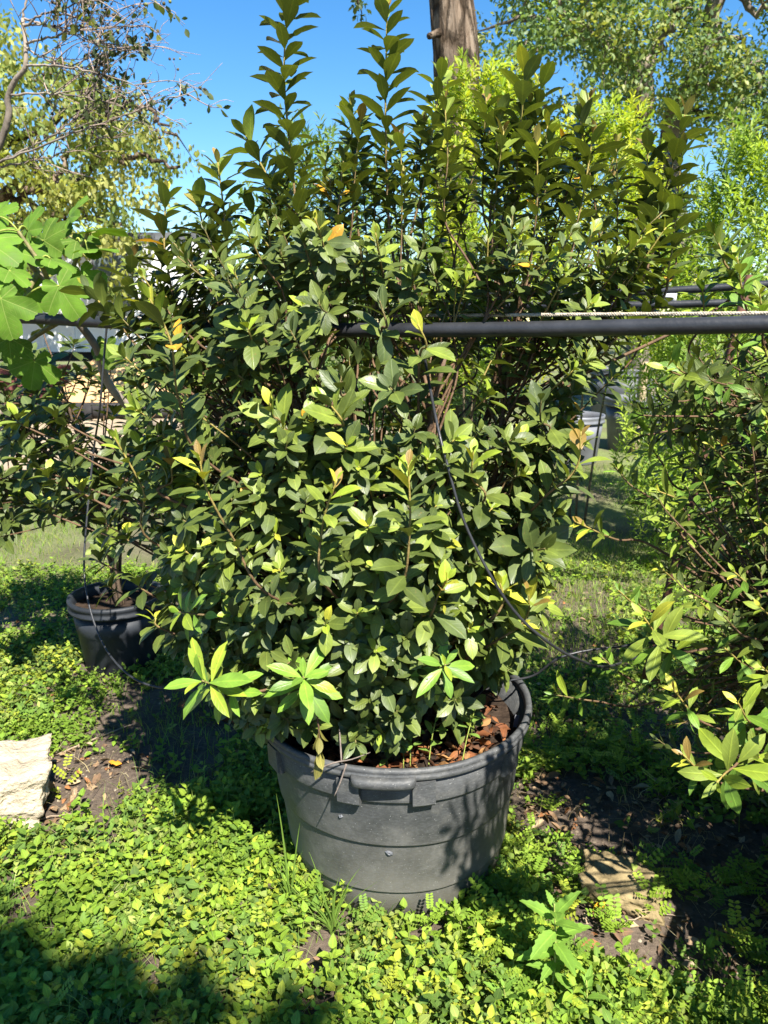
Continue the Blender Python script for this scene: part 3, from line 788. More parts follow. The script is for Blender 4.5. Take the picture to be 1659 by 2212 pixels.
for t in ltips + [None] * 150:
    tip = P(*t) if t else lroot + np.array((rng.uniform(-.75, .5), rng.uniform(-.6, .4), rng.uniform(.42, 1.12)))
    b0 = LP_[np.argmin(((LP_ - (tip - np.array((0, 0, .16)))) ** 2).sum(1))]
    T = norm(tip - b0 + np.array((0, 0, .15)))
    path = smooth_path([b0, b0 * .5 + tip * .5 - np.array((0, 0, .02)), tip - T * .04, tip], 12)
    la.shoot(path, int(rng.integers(12, 19)), .0095, rng.uniform(.072, .092), 24, 78, float(rng.choice([0, 0, .3])), (0, 0, 1, 4, 2), up=.5, rosette=True, r0=.0034, r1=.0016)
SHRUBS.append(la)

# ---- the azalea at the right edge, its pot just outside the picture
rp, rpc = small_pot("plant_pot", (1.56, 1.75, 0), 0.30, 0.40, M_DARKPOT, "black plastic pot under the narrow leaved azalea at the right edge", taper=0.8)
rroot = np.array((1.54, 1.75, 0.33))
ra = Shrub("narrow_leaved_azalea_shrub", rroot, "loose narrow leaved azalea reaching in from the right edge", "shrub", NARROW)
SUNNY = [P(*q) for q in ((1245, 1128, 1.76), (1448, 1105, 1.74), (1388, 1340, 1.5), (1460, 1500, 1.44), (1592, 1525, 1.44), (1480, 1635, 1.40), (1548, 1690, 1.35), (1500, 1290, 1.62), (1645, 1440, 1.47), (1585, 1235, 1.62), (1330, 1930, 1.75), (1330, 2010, 1.68))] + [G(u_, v_) for u_ in range(880, 1640, 95) for v_ in (2060, 2130, 2200)]
TS = np.array(to_sun)
def blocks(q, r=.13):
    """would foliage here take the sun off one of the bright shoots below it"""
    for a in SUNNY:
        t_ = float(np.dot(q - a, TS))
        if t_ > .06 and np.linalg.norm(q - a - TS * t_) < r: return True
    return False
rst = []
for k, (dx, dy, h) in enumerate([(-.45, .25, .95), (-.25, -.3, 1.0), (.2, .1, 1.1), (-.6, -.1, .45), (-.4, .5, .7), (.1, -.5, .8), (-.55, -.35, .2), (-.3, .1, 1.25)]):
    path = smooth_path([rroot + np.array((.05 * math.cos(k * .9), .05 * math.sin(k * .9), 0)), rroot + np.array((dx * .35, dy * .35, h * .45)), rroot + np.array((dx, dy, h))], 18)
    rst.append(path); tube("stem", path, np.linspace(.012, .005, 18), M_STEM, ra.o, 6, (.07, .05, .038))
RP_ = np.vstack([p[4:] for p in rst])
# shoots in clear view: bright tips, points from low to tip
for pts, n, L, y, a1 in [
 (px((1420, 1185, 1.85), (1330, 1165, 1.8), (1245, 1128, 1.76)), 13, .062, 1.0, 62),
 (px((1500, 1190, 1.8), (1470, 1150, 1.76), (1448, 1105, 1.74)), 13, .072, .6, 75),
 (px((1540, 1400, 1.62), (1450, 1405, 1.56), (1388, 1330, 1.5)), 20, .090, .8, 85),
 (px((1590, 1590, 1.5), (1510, 1555, 1.47), (1455, 1490, 1.44)), 11, .066, 1.0, 80),
 (px((1650, 1560, 1.5), (1620, 1560, 1.47), (1592, 1515, 1.44)), 15, .078, .3, 85),
 (px((1600, 1700, 1.45), (1530, 1680, 1.42), (1475, 1630, 1.40)), 10, .058, 1.0, 75),
 (px((1640, 1640, 1.46), (1580, 1660, 1.40), (1548, 1690, 1.35)), 22, .105, .4, 95),
 (px((1400, 1520, 1.95), (1290, 1515, 1.9), (1195, 1500, 1.87)), 11, .075, .0, 85),
 (px((1640, 720, 1.95), (1610, 660, 1.9), (1592, 555, 1.88)), 18, .088, .5, 62),
 (px((1655, 760, 1.9), (1650, 700, 1.86), (1640, 630, 1.85)), 14, .085, .6, 66),
 (px((1500, 780, 2.0), (1520, 690, 1.96), (1515, 600, 1.95)), 14, .075, .5, 66),
 (px((1480, 1060, 2.1), (1430, 1000, 2.1), (1398, 955, 2.1)), 16, .080, .0, 85),
 (px((1520, 1110, 2.0), (1380, 1060, 2.0), (1330, 1010, 2.0)), 14, .070, .0, 80),
 (px((1560, 1180, 1.9), (1480, 1090, 1.85), (1420, 1060, 1.82)), 14, .075, .3, 80)] + [
 (px((u_ + 110, v_ + 50, Y_ + .1), (u_ + 50, v_ + 40, Y_ + .04), (u_, v_, Y_)), 11, L_ * .9, y_, 86) for u_, v_, Y_, L_, y_ in
 ((1335, 1275, 1.72, .058, .3), (1500, 1290, 1.62, .066, .5), (1565, 1400, 1.55, .064, .2), (1645, 1440, 1.47, .07, .6), (1622, 1620, 1.43, .07, .3), (1585, 1235, 1.62, .062, .4), (1425, 1225, 1.74, .056, .2),
  (1640, 1310, 1.55, .066, .3), (1300, 1420, 1.86, .06, .0), (1640, 1120, 1.65, .064, .4), (1590, 1040, 1.72, .06, .2), (1530, 960, 1.85, .06, .3), (1640, 920, 1.75, .066, .4))]:
    b0 = RP_[np.argmin(((RP_ - pts[0]) ** 2).sum(1))]
    path = smooth_path([b0] + list(pts), 22)
    ra.shoot(path, n, .0092, L, 20, a1, y, (11, 12, 11, 5, 6), up=.5, r0=.0042, r1=.0018, size_tip=.35)
cnt = tries = 0
while cnt < 520 and tries < 40000:
    tries += 1
    th = rng.uniform(0, 2 * np.pi); k = rng.random() ** .5
    z = rng.uniform(.36, 1.62)
    w = np.interp(z, [.3, .7, 1.3, 1.62], [.62, 1.0, .9, .55])
    tip = rroot * np.array((1, 1, 0)) + np.array((w * k * math.cos(th) - .05, 1.25 * w * k * math.sin(th), z))
    u, v, dpt = project(tip); u = u[0]
    if blocks(tip) or u < 1370 or (tip[1] < 1.7 and u < 1720) or tip[0] < .5 or (tip[1] < 1.5 and z > .6): continue
    if u < 1480 and rng.random() < .6: continue
    if u < 1659 and cnt % 2: cnt += 0
    b0 = RP_[np.argmin(((RP_ - (tip - np.array((0, 0, .12)))) ** 2).sum(1))]
    T = norm(tip - b0 + np.array((0, 0, .1)))
    path = smooth_path([b0, b0 * .5 + tip * .5 + rng.normal(0, .015, 3), tip - T * .04, tip], 12)
    ra.shoot(path, int(rng.integers(10, 20)), .010, rng.uniform(.045, .078), 22, 80, float(rng.choice([0, 0, 0, .4])), (0, 1, 2, 4, 11), up=.45, r0=.0036, r1=.0014)
    cnt += 1
def right_shoot(tip, nl, L, pal):
    b0 = RP_[np.argmin(((RP_ - (tip - np.array((0, 0, .12)))) ** 2).sum(1))]
    T = norm(tip - b0 + np.array((0, 0, .1)))
    path = smooth_path([b0, b0 * .5 + tip * .5 + rng.normal(0, .02, 3), tip - T * .05, tip], 12)
    ra.shoot(path, nl, .010, L, 22, 80, float(rng.choice([0, 0, 0, .4])), pal, up=.45, r0=.0034, r1=.0014)
k = 0
while k < 240:      # inside the picture, thickening towards the edge
    u, v = random.uniform(1340, 1720), random.uniform(760, 1620)
    if random.random() > ((u - 1300) / 380) ** 1.3: continue
    tip = P(u, v, random.uniform(1.55, 2.3))
    if blocks(tip): continue
    right_shoot(tip, int(rng.integers(10, 18)), rng.uniform(.040, .066), (0, 1, 2, 4, 11)); k += 1
k = 0
while k < 420:      # towards the viewer, outside the picture
    tip = np.array((random.uniform(.55, 1.5), random.uniform(.55, 1.75), random.uniform(.25, 1.55)))
    if project(tip)[0][0] < 1745 or blocks(tip): continue
    right_shoot(tip, 16, .085, (0, 1, 2, 4)); k += 1
SHRUBS.append(ra)

# ---- which leaves show largest: those become parts of their own, the rest of each shrub is one mass
quads, owner = [], []
for si, s in enumerate(SHRUBS):
    pos, M, pal, var = s.all()
    tipc = pos + M[:, :, 1] * .55; py_, pz_ = pipe_at(tipc[:, 0])
    u_, v_, d_ = project(tipc); up_, vp_, dp_ = project(np.stack((tipc[:, 0], py_, pz_), -1))
    ok = ~((tipc[:, 0] > (np.where(rng.random(len(tipc)) < .55, -.12, .12) if s is az else 9)) & (tipc[:, 1] < py_ + .03) & (np.abs(tipc[:, 2] - pz_) < .055))
    s.pos, s.M, s.pal, s.var = [pos[ok]], [M[ok]], [pal[ok]], [var[ok]]
    pos, M, pal, var = s.all()
    w = np.array([[0, 0, 0], [-.2, .55, 0.02], [0, 1, -.1], [.2, .55, .02]])
    W = np.einsum('nij,vj->nvi', M, w) + pos[:, None]
    quads.append(W.reshape(-1, 3)); owner += [(si, k) for k in range(len(pos))]
QV = np.vstack(quads)
bvh = BVHTree.FromPolygons([tuple(v) for v in QV], [(4 * k, 4 * k + 1, 4 * k + 2, 4 * k + 3) for k in range(len(QV) // 4)])
hits = np.zeros(len(owner), int); o0 = Vector((0, 0, CAM_Z))
for v in range(6, 2212, 9):
    for u in range(4, 1659, 9):
        p = P(u, v, 1.0)
        h = bvh.ray_cast(o0, (Vector(p) - o0).normalized())
        if h[2] is not None: hits[h[2]] += 1
off = 0
LEAF_MESH = {}
for s in SHRUBS:
    pos, M, pal, var = s.all(); n = len(pos)
    hh = hits[off:off + n]; off += n
    top = np.argsort(-hh)[:295]; top = top[hh[top] > 0]
    rest = np.ones(n, bool); rest[top] = False
    jit = rng.uniform(.82, 1.18, (n, 1))
    link("foliage", cloud_mesh("foliage", s.shapes, var[rest], pos[rest], M[rest], (PAL[pal] * jit)[rest], M_LEAF), s.o, "stuff")
    b = s.root
    for k in top:
        key = (id(s.shapes), var[k], pal[k], int(rng.integers(0, 2)))
        if key not in LEAF_MESH:
            Vv, Tt, UV = s.shapes[var[k]]
            LEAF_MESH[key] = mesh_np("leaf", Vv, Tt, M_LEAF, UV, np.tile(PAL[pal[k]] * rng.uniform(.88, 1.15), (len(Vv), 1)))
        o = bpy.data.objects.new("leaf", LEAF_MESH[key]); col.objects.link(o); o.parent = s.o
        m4 = np.eye(4); m4[:3, :3] = M[k]; m4[:3, 3] = pos[k] - b
        o.matrix_local = Matrix(m4)
        if pal[k] == 9: o["label"] = "orange dying leaf"
print("shrub leaves", [len(s.all()[0]) for s in SHRUBS])

# ------------------------------------------------------------------ pipes, rope, drip lines
def pipe_pt(u, v, Y): return P(u, v, Y)
t = np.linspace(-.06, 1.25, 60)[:, None]
pp = PA + (PB - PA) * t; pp[:, 2] -= 0.022 * np.sin(np.pi * np.clip((t[:, 0] - .05) / .95, 0, 1)) - .004
o = tube("irrigation_pipe", pp, .0168, M_BLACK, None, 20)
tag(o, "thick black irrigation pipe running across the picture through the tall azalea", "pipe")
# twisted rope just above the pipe
rA, rB = P(640, 684, 2.10), P(1659, 677, 1.51)
t = np.linspace(-.75, 1.1, 420); core = rA + (rB - rA) * t[:, None]
rope = empty("support_rope", core[0], "thin pale twisted rope stretched just above the thick black pipe", "rope")
for k in range(3):
    ph = t * 420 + k * 2.094
    strand = core + np.stack((np.zeros_like(t), np.cos(ph), np.sin(ph)), -1) * .0024
    link("strand", mesh_np("strand", *tube_arrays(strand, .0026, 5), M_ROPE), rope)
def drip(path, label, r=.0032, n=60):
    o = tube("drip_tube", smooth_path(path, n), r, M_BLACK, None, 8); tag(o, label, "tube", "drip tubes hanging from the pipe"); return o
drip(px((232, 702, 2.34), (228, 735, 2.34), (216, 880, 2.34), (203, 970, 2.46), (188, 1120, 2.4), (182, 1230, 2.34), (196, 1320, 2.26), (228, 1400, 2.18), (275, 1455, 2.1), (330, 1482, 2.05), (420, 1492, 2.02)) + [np.array((-.28, 1.98, .46)), np.array((-.2, 1.97, .42))],
     "thin black drip tube curving down in front of the left pot")
drip(px((915, 715, 1.87), (914, 745, 1.84), (922, 800, 1.72), (945, 920, 1.58), (968, 1010, 1.54), (1000, 1120, 1.52), (1055, 1235, 1.5), (1115, 1325, 1.5), (1185, 1388, 1.52), (1250, 1425, 1.58), (1310, 1440, 1.7), (1390, 1415, 1.9), (1500, 1390, 2.05)) + [np.array((1.36, 1.85, .40)), np.array((1.42, 1.8, .36))],
     "thin black drip tube looping down over the front of the tall azalea")
drip([np.array((.22, 1.98, .42)), np.array((.30, 1.99, .50))] + px((1150, 1460, 1.98), (1215, 1418, 1.95), (1330, 1398, 1.98), (1460, 1400, 2.05)) + [np.array((1.38, 1.95, .42)), np.array((1.45, 1.85, .36))],
     "thin black drip tube arching low from the big pot to the right")
# second pipe further back with a band of white tape
o = empty("irrigation_pipe", P(1200, 640, 4.0), "thinner black double pipe wrapped with white tape far right behind the azalea", "pipe")
for dz, k in ((0, 0), (0.055, 1)):
    q0, q1 = P(1150, 655, 3.6), P(1750, 640, 3.2)
    pa = q0 + (q1 - q0) * np.linspace(-.3, 1.3, 30)[:, None]; pa[:, 2] += dz - .02 * np.sin(np.linspace(0, 3.1, 30) * (1 + .3 * k))
    link("pipe", mesh_np("pipe", *tube_arrays(pa, .0165, 12), M_BLACK), o)
pa = P(1432, 640, 3.42); pb = P(1462, 640, 3.4)
link("tape", mesh_np("tape", *tube_arrays(smooth_path([pa + (0, 0, .003), pb + (0, 0, .003)], 4), .034, 14), M_TAPE), o)

# ------------------------------------------------------------------ fig tree at the left
def fig_leaf_mesh(seed):
    """five broad lobes round a vein hub, toothed and wavy at the edge"""
    r = random.Random(seed)
    axes = [-122, -58, 0, 58, 122]; lens = [.50, .86, 1.0, .86, .50]
    lens = [l * r.uniform(.92, 1.06) for l in lens]
    n = 96; V = [(0, 0, 0)]; T_ = []; rings = (.3, .6, .82, 1.0)
    ph = r.uniform(0, 6)
    for ring in rings:
        for j in range(n):
            a = -163 + 326 * j / (n - 1)
            rr = 0.0
            for ax, ln in zip(axes, lens):
                dlt = abs(a - ax)
                rr = max(rr, ln * (1 - (dlt / 33.0) ** 3.6 * .58) if dlt < 33 else .0)
            rr = max(rr, .36 if abs(a) < 122 else .28)
            rr *= 1 + .022 * math.sin(j * 2.1) * ring
            near_ = min(abs(a - ax) for ax in axes) / 30.0
            z = -.20 * (rr * ring) ** 2 + .075 * min(1, near_) * ring * rr + .022 * math.sin(a * .16 + ph) * ring * ring
            a_ = R(a); V.append((math.sin(a_) * rr * ring, math.cos(a_) * rr * ring, z))
    for j in range(n - 1):
        T_.append((0, 2 + j, 1 + j))
        for k in range(len(rings) - 1):
            a, b = 1 + k * n + j, 1 + (k + 1) * n + j
            T_ += [(a, a + 1, b + 1), (a, b + 1, b)]
    V = np.array(V)
    return mesh_np("leaf", V, np.array(T_), M_FIG, V[:, :2] * .5 + .5, np.tile(np.array((.095, .185, .020)) * r.uniform(.7, 1.25), (len(V), 1)))
FIG = [fig_leaf_mesh(k) for k in range(4)]
froot = np.array((-.40, 3.30, 0))
fig = empty("fig_tree", froot, "young fig tree with large lobed bright green leaves at the left edge", "tree")
ftrunk = smooth_path([froot, P(530, 1080, 3.1), P(268, 870, 2.75), P(205, 745, 2.6), P(120, 640, 2.5), P(60, 560, 2.45)], 40)
tube("trunk", ftrunk, np.linspace(.019, .009, 40), M_BARKPALE, fig, 8)
fb = [smooth_path([ftrunk[30], P(165, 560, 2.5), P(190, 505, 2.48)], 12), smooth_path([ftrunk[36], P(55, 640, 2.35), P(30, 690, 2.3)], 12),
      smooth_path([ftrunk[32], P(90, 575, 2.4), P(40, 500, 2.4)], 12), smooth_path([ftrunk[28], P(60, 740, 2.55), P(30, 800, 2.55)], 12)]
for b_ in fb: tube("branch", b_, np.linspace(.009, .005, 12), M_STEM, fig, 6, (.17, .15, .06))
# hub in the picture, distance, size, direction the tip points (picture degrees: 0 = down, 90 = right), tilt towards the viewer
figl = [(128, 618, 2.30, .125, 30, 55), (2, 645, 2.25, .12, 10, 60), (190, 540, 2.45, .11, 95, 25), (165, 520, 2.5, .11, 60, 40), (60, 500, 2.45, .12, 150, 65), (35, 545, 2.4, .12, 80, 40),
        (110, 560, 2.4, .11, 70, 30), (210, 500, 2.5, .12, 100, 15), (20, 585, 2.3, .10, 60, 20), (150, 470, 2.52, .10, 140, 40), (75, 780, 2.55, .11, -10, 60), (230, 745, 2.6, .09, 0, 60),
        (-30, 520, 2.35, .13, 60, 45), (-50, 600, 2.3, .13, 70, 35), (175, 590, 2.5, .12, 20, 55), (95, 520, 2.55, .13, 120, 50), (-10, 470, 2.5, .12, 120, 50), (60, 620, 2.45, .11, 5, 50), (120, 530, 2.6, .12, -60, 40), (20, 730, 2.4, .10, 0, 65)]
for k, (u, v, Y, sz, ang, tilt) in enumerate(figl):
    hub = P(u, v, Y)
    a, tl = R(ang), R(tilt)
    d = np.array((math.sin(a), -.25 * math.cos(tl), -math.cos(a)))
    nn = np.array((random.uniform(-.5, .6), -math.sin(tl) + random.uniform(-.25, .35), math.cos(tl)))
    Mf = frames(d[None], nn[None])[0] * sz * random.uniform(.70, .95)
    o = bpy.data.objects.new("leaf", FIG[k % 4]); col.objects.link(o); o.parent = fig
    m4 = np.eye(4); m4[:3, :3] = Mf; m4[:3, 3] = hub - froot
    o.matrix_local = Matrix(m4)
    allb = np.vstack(fb + [ftrunk[20:]])
    b0 = allb[np.argmin(((allb - hub) ** 2).sum(1))]
    if np.linalg.norm(b0 - hub) > .4: b0 = hub + (b0 - hub) * .4 / np.linalg.norm(b0 - hub)
    tube("petiole", bez(b0, (b0 + hub) / 2 + np.array((0, 0, .03)), hub, 8), .0028, M_STEM, fig, 5, (.24, .28, .05))

# ------------------------------------------------------------------ stones
def boulder(name, c, size, mat, seed, label, rot=0, cut=0.35, sub=26, rough=.06):
    """a broken block: a subdivided cube, sheared and chipped"""
    V, Fc = [], []
    idx = {}
    def vid(p):
        key = tuple(np.round(p, 5))
        if key not in idx: idx[key] = len(V); V.append(p)
        return idx[key]
    for ax in range(3):
        for sgn in (-1, 1):
            for i_ in range(sub):
                for j_ in range(sub):
                    qs = []
                    for di, dj in ((0, 0), (1, 0), (1, 1), (0, 1)):
                        p = np.zeros(3); p[ax] = sgn; p[(ax + 1) % 3] = -1 + 2 * (i_ + di) / sub; p[(ax + 2) % 3] = -1 + 2 * (j_ + dj) / sub
                        qs.append(vid(p))
                    Fc.append(qs if sgn > 0 else qs[::-1])
    W = np.array(V)
    ln = np.linalg.norm(W, axis=1, keepdims=True)
    W = W * (1 - cut) + W / ln * cut * 1.15
    for k in range(len(W)):
        p = Vector(W[k])
        nz = noise.fractal(p * 1.6 + Vector((seed, 0, 0)), 1.0, 2.0, 4) * rough * 2 + noise.noise(p * 6 + Vector((0, seed, 0))) * rough * .5 + noise.noise(p * 15) * rough * .3 - max(0, noise.noise(p * 3.3 + Vector((seed, 5, 2))) - .25) * rough * 2.2
        W[k] *= 1 + nz
    W[:, 0] += .18 * W[:, 2] * math.sin(seed); W = W * np.array(size) / 2
    rz = Matrix.Rotation(rot, 3, 'Z'); W = W @ np.array(rz).T
    W[:, 2] -= W[:, 2].min()
    o = link(name, mesh_np(name, W + np.array(c), np.array(Fc), mat)); return tag(o, label, "stone")
g = G(5, 1810)
boulder("limestone_block", (g[0] - .065, g[1] + .10, -.02), (.30, .24, .21), M_STONE, 1.3, "pale cream limestone block lying on bare soil at the left edge", .35, .22)
g = G(1345, 1950)
boulder("sandstone_rock", (g[0], g[1] + .02, -.045), (.19, .15, .115), M_SAND, 4.2, "flat yellow brown rock on the soil to the right of the big pot", -.3, .45, rough=.09)

# ------------------------------------------------------------------ weeds covering the ground
def bare(x, y):
    """1 where the soil shows"""
    b = 0.0
    for (u, v, rx, ry) in BARE:
        b = max(b, 1.25 - math.hypot((x - u) / rx, (y - v) / ry))
    return min(1.0, max(0.0, b * 2.2))
BARE = []
for (u, v, rx, ry) in [(1345, 1930, .16, .13), (150, 1690, .26, .22), (60, 1760, .2, .12), (1390, 2010, .22, .10), (1600, 2080, .35, .12), (560, 1800, .06, .06), (700, 2080, .07, .04), (1280, 2060, .12, .08), (1560, 1900, .5, .22), (1290, 1860, .16, .12), (1250, 1750, .3, .2)]:
    g = G(u, v); BARE.append((g[0], g[1], rx, ry))
def scatter(n, x0, x1, y0, y1, keep):
    out = []
    while len(out) < n:
        x = random.uniform(x0, x1); y = random.uniform(y0, y1)
        if random.random() < keep(x, y): out.append((x, y))
    return np.array(out)
def in_pot(x, y): return math.hypot(x - POT_C[0], y - POT_C[1]) < .292 or math.hypot(x + 1.185, y - 3.22) < .17
def keep_weed(x, y):
    if in_pot(x, y) or abs(x) > .55 * y + .35: return 0
    patch = .55 + .9 * noise.noise((x * 1.9, y * 1.9, 1.5)) + min(0, .9 * noise.noise((x * 7, y * 7, 4.5)) + .1) * 1.6
    k = np.interp(y, [1.2, 2.2, 2.8, 4.5], [1, .85, .5, .22])
    if y > 2.2: patch = .35 + 1.7 * noise.noise((x * 1.9, y * 1.9, 1.5))
    if x > .40 and 1.6 < y < 3.0: k *= .35
    return max(0.03, min(1, patch + .35)) * k * (1 - .97 * bare(x, y))
WPAL = np.array([(.13, .22, .022), (.16, .255, .025), (.19, .28, .030), (.105, .185, .028), (.21, .27, .06), (.25, .30, .030), (.09, .16, .03)])
pl = scatter(16500, -2.4, 2.4, 1.2, 4.6, keep_weed)
m = len(pl); per = 6
near = np.interp(pl[:, 1], [1.3, 2.2, 4.5], [1.0, .95, .85])
hgt = rng.uniform(.015, .07, m) * near * np.where(rng.random(m) < .1, 1.5, 1)
big = rng.uniform(.6, 1.25, m) * near
az0 = rng.uniform(0, 6.28, m); lean = rng.normal(0, .25, (m, 2))
gzv = np.array([gz(x, y) for x, y in pl])
pos, dirs, nrm, size, tn = [], [], [], [], []
plant_t = WPAL[np.clip(((np.array([noise.noise((x * 3, y * 3, 8)) for x, y in pl]) + .5) * 6 + rng.normal(0, 1.2, m)).astype(int), 0, 6)]
plant_j = rng.uniform(.62, 1.12, (m, 1))
for k in range(per):
    node = k // 2
    f = (node + 1) / (per // 2)
    a = az0 + node * 1.57 + (k % 2) * math.pi + rng.normal(0, .3, m)
    z = gzv + hgt * f
    p = np.stack((pl[:, 0] + lean[:, 0] * hgt * f, pl[:, 1] + lean[:, 1] * hgt * f, z), -1)
    el = np.radians(rng.uniform(-15, 58, m) + (18 if node == per // 2 - 1 else 0))
    d = np.stack((np.cos(a) * np.cos(el), np.sin(a) * np.cos(el), np.sin(el)), -1)
    nn = np.stack((-np.cos(a) * np.sin(el), -np.sin(a) * np.sin(el), np.cos(el)), -1) + rng.normal(0, .32, (m, 3)) + np.array((.05, -.12, 0))
    pos.append(p); dirs.append(d); nrm.append(nn)
    size.append(big * (.012 + .026 * rng.random(m) ** 1.3) * (.75 if node == per // 2 - 1 else 1)); tn.append(plant_t * plant_j * rng.uniform(.85, 1.15, (m, 1)))
pos, dirs, nrm, size, tn = map(np.concatenate, (pos, dirs, nrm, size, tn))
Mx = frames(dirs, nrm) * size[:, None, None]
w = link("ground_cover_weeds", cloud_mesh("ground_cover_weeds", WEED, rng.integers(0, 3, len(pos)), pos, Mx, tn, M_WEED), None, "stuff")
tag(w, "low light green leafy weeds covering the ground around the pots", "weeds")

# sturdier seedlings standing above the carpet: a stalk with crossed pairs of leaves
def keep_up(x, y):
    return 0 if y > 2.4 or x > .62 else keep_weed(x, y)
pu = scatter(420, -1.2, 1.1, 1.25, 2.5, keep_up)
pos, dirs, nrm, size, tn, sv, st_, off_ = [], [], [], [], [], [], [], 0
for x, y in pu:
    h = random.uniform(.04, .11); a0 = random.uniform(0, 6.28); g0 = np.array((x, y, gz(x, y)))
    top = g0 + np.array((random.uniform(-.25, .25) * h, random.uniform(-.25, .25) * h, h)); c = WPAL[random.choice([0, 1, 2, 3, 5])] * random.uniform(.8, 1.15)
    Vt, Tt = tube_arrays([g0, (g0 + top) / 2, top], [.0013, .0012, .0008], 4, False); sv.append(Vt); st_.append(Tt + off_); off_ += len(Vt)
    nn_ = random.randint(3, 5); L = random.uniform(.022, .038)
    for k in range(nn_):
        f = (k + 1) / nn_; el = R(random.uniform(5, 30) + 30 * (f > .95)); sz = L * (1.0 - .45 * abs(f - .6))
        for sd in (0, 1):
            a = a0 + k * 1.57 + sd * math.pi + random.uniform(-.25, .25)
            pos.append(g0 + (top - g0) * f); dirs.append((math.cos(a) * math.cos(el), math.sin(a) * math.cos(el), math.sin(el)))
            nrm.append((-math.cos(a) * math.sin(el) + random.uniform(-.2, .2), -math.sin(a) * math.sin(el) - .1, math.cos(el))); size.append(sz * random.uniform(.85, 1.15)); tn.append(c * random.uniform(.9, 1.1))
w = link("seedling_weeds", cloud_mesh("seedling_weeds", WEED5, rng.integers(0, 2, len(pos)), np.array(pos), frames(np.array(dirs), np.array(nrm)) * np.array(size)[:, None, None], np.array(tn), M_WEED), None, "stuff")
tag(w, "upright seedlings with crossed pairs of leaves among the front weeds", "weeds")
ws_ = link("stalks", mesh_np("stalks", np.vstack(sv), np.vstack(st_), M_STEM, tint=np.tile((.20, .24, .06), (off_, 1))), w, "stuff")
# dry stalks showing between the weeds
# compound-leaved weeds (rows of small leaflets) towards the right front
def frond_shape(pairs=5):
    V, T_, UV = [], [], []
    for k in range(pairs):
        y = .16 + .82 * k / pairs; s_ = .26 * (1 - .3 * abs(k / pairs - .45))
        for sg in (-1, 1):
            o_ = len(V); jy = .03 * math.sin(k * 5.1 + sg)
            V += [(0, y, 0), (sg * s_ * .35, y - .05 + jy, .03), (sg * s_ * .8, y - .03 + jy, .03), (sg * s_, y + .045 + jy, .012), (sg * s_ * .75, y + .10 + jy, .03), (sg * s_ * .3, y + .08, .03)]
            f_ = [(0, 1, 2), (0, 2, 3), (0, 3, 4), (0, 4, 5)]
            T_ += [tuple(o_ + q for q in (f if sg > 0 else f[::-1])) for f in f_]
            UV += [(.5, 0), (0, .3), (0, .7), (.5, 1), (1, .7), (1, .3)]
    o_ = len(V); V += [(-.008, 0, -.003), (.008, 0, -.003), (0, 1, -.003)]; T_.append((o_, o_ + 1, o_ + 2)); UV += [(.5, 0), (.5, 0), (.5, 1)]
    return np.array(V, float), np.array(T_), np.array(UV, float)
FROND = [frond_shape(5), frond_shape(6), frond_shape(4)]
def keep_frond(x, y):
    if in_pot(x, y) or abs(x) > .55 * y + .3: return 0
    k = .04
    if x > .25: k = .9
    return k * (1 - .75 * bare(x, y)) * (1 if y < 1.9 else .25)
pf = scatter(300, -1.2, 1.4, 1.2, 2.6, keep_frond)
pos, dirs, nrm, size, tn = [], [], [], [], []
for x, y in pf:
    h = random.uniform(.02, .09); n_ = random.randint(4, 8); a0 = random.uniform(0, 6.28)
    c = WPAL[random.choice([0, 1, 2, 3, 5])]
    for k in range(n_):
        f = (k + 1) / n_; a = a0 + k * 2.4; el = R(random.uniform(5, 50))
        pos.append((x, y, gz(x, y) + h * f)); dirs.append((math.cos(a) * math.cos(el), math.sin(a) * math.cos(el), math.sin(el)))
        nrm.append((-math.cos(a) * math.sin(el), -math.sin(a) * math.sin(el) - .1, math.cos(el))); size.append(random.uniform(.035, .07)); tn.append(c * random.uniform(.85, 1.2))
Mx = frames(np.array(dirs), np.array(nrm)) * np.array(size)[:, None, None]
w = link("feathery_weeds", cloud_mesh("feathery_weeds", FROND, rng.integers(0, 3, len(pos)), np.array(pos), Mx, np.array(tn), M_WEED), None, "stuff")
tag(w, "weeds with rows of tiny oval leaflets on the front right ground", "weeds")

# grass: short turf behind, wisps among the weeds
def blades(name, pts, h0, h1, wid, pal, label, lean=.5):
    n = len(pts); seg = 3
    h = rng.uniform(h0, h1, n); a = rng.uniform(0, 6.28, n); b = rng.normal(0, lean, (n, 2))
    zz = np.array([gz(x, y) for x, y in pts])
    V = []
    for k in range(seg + 1):
        f = k / seg; off_ = b * (h * f * f)[:, None]
        c = np.stack((pts[:, 0] + off_[:, 0], pts[:, 1] + off_[:, 1], zz + h * f * (1 - .25 * f * np.linalg.norm(b, axis=1))), -1)
        ww = (wid * (1 - f * .92) * rng.uniform(.7, 1.3, n))[:, None] * np.stack((np.cos(a), np.sin(a), np.zeros(n)), -1)
        V += [c - ww, c + ww]
    V = np.stack(V, 1); m_ = 2 * (seg + 1)
    t = np.array([(2 * k, 2 * k + 1, 2 * k + 3) for k in range(seg)] + [(2 * k, 2 * k + 3, 2 * k + 2) for k in range(seg)])
    T_ = (t[None] + (np.arange(n) * m_)[:, None, None]).reshape(-1, 3)
    c = np.array(pal)[rng.integers(0, len(pal), n)] * rng.uniform(.8, 1.2, (n, 1))
    o = link(name, mesh_np(name, V.reshape(-1, 3), T_, M_GRASS, np.zeros((n * m_, 2)), np.repeat(c, m_, axis=0)), None, "stuff")
    tag(o, label, "grass")
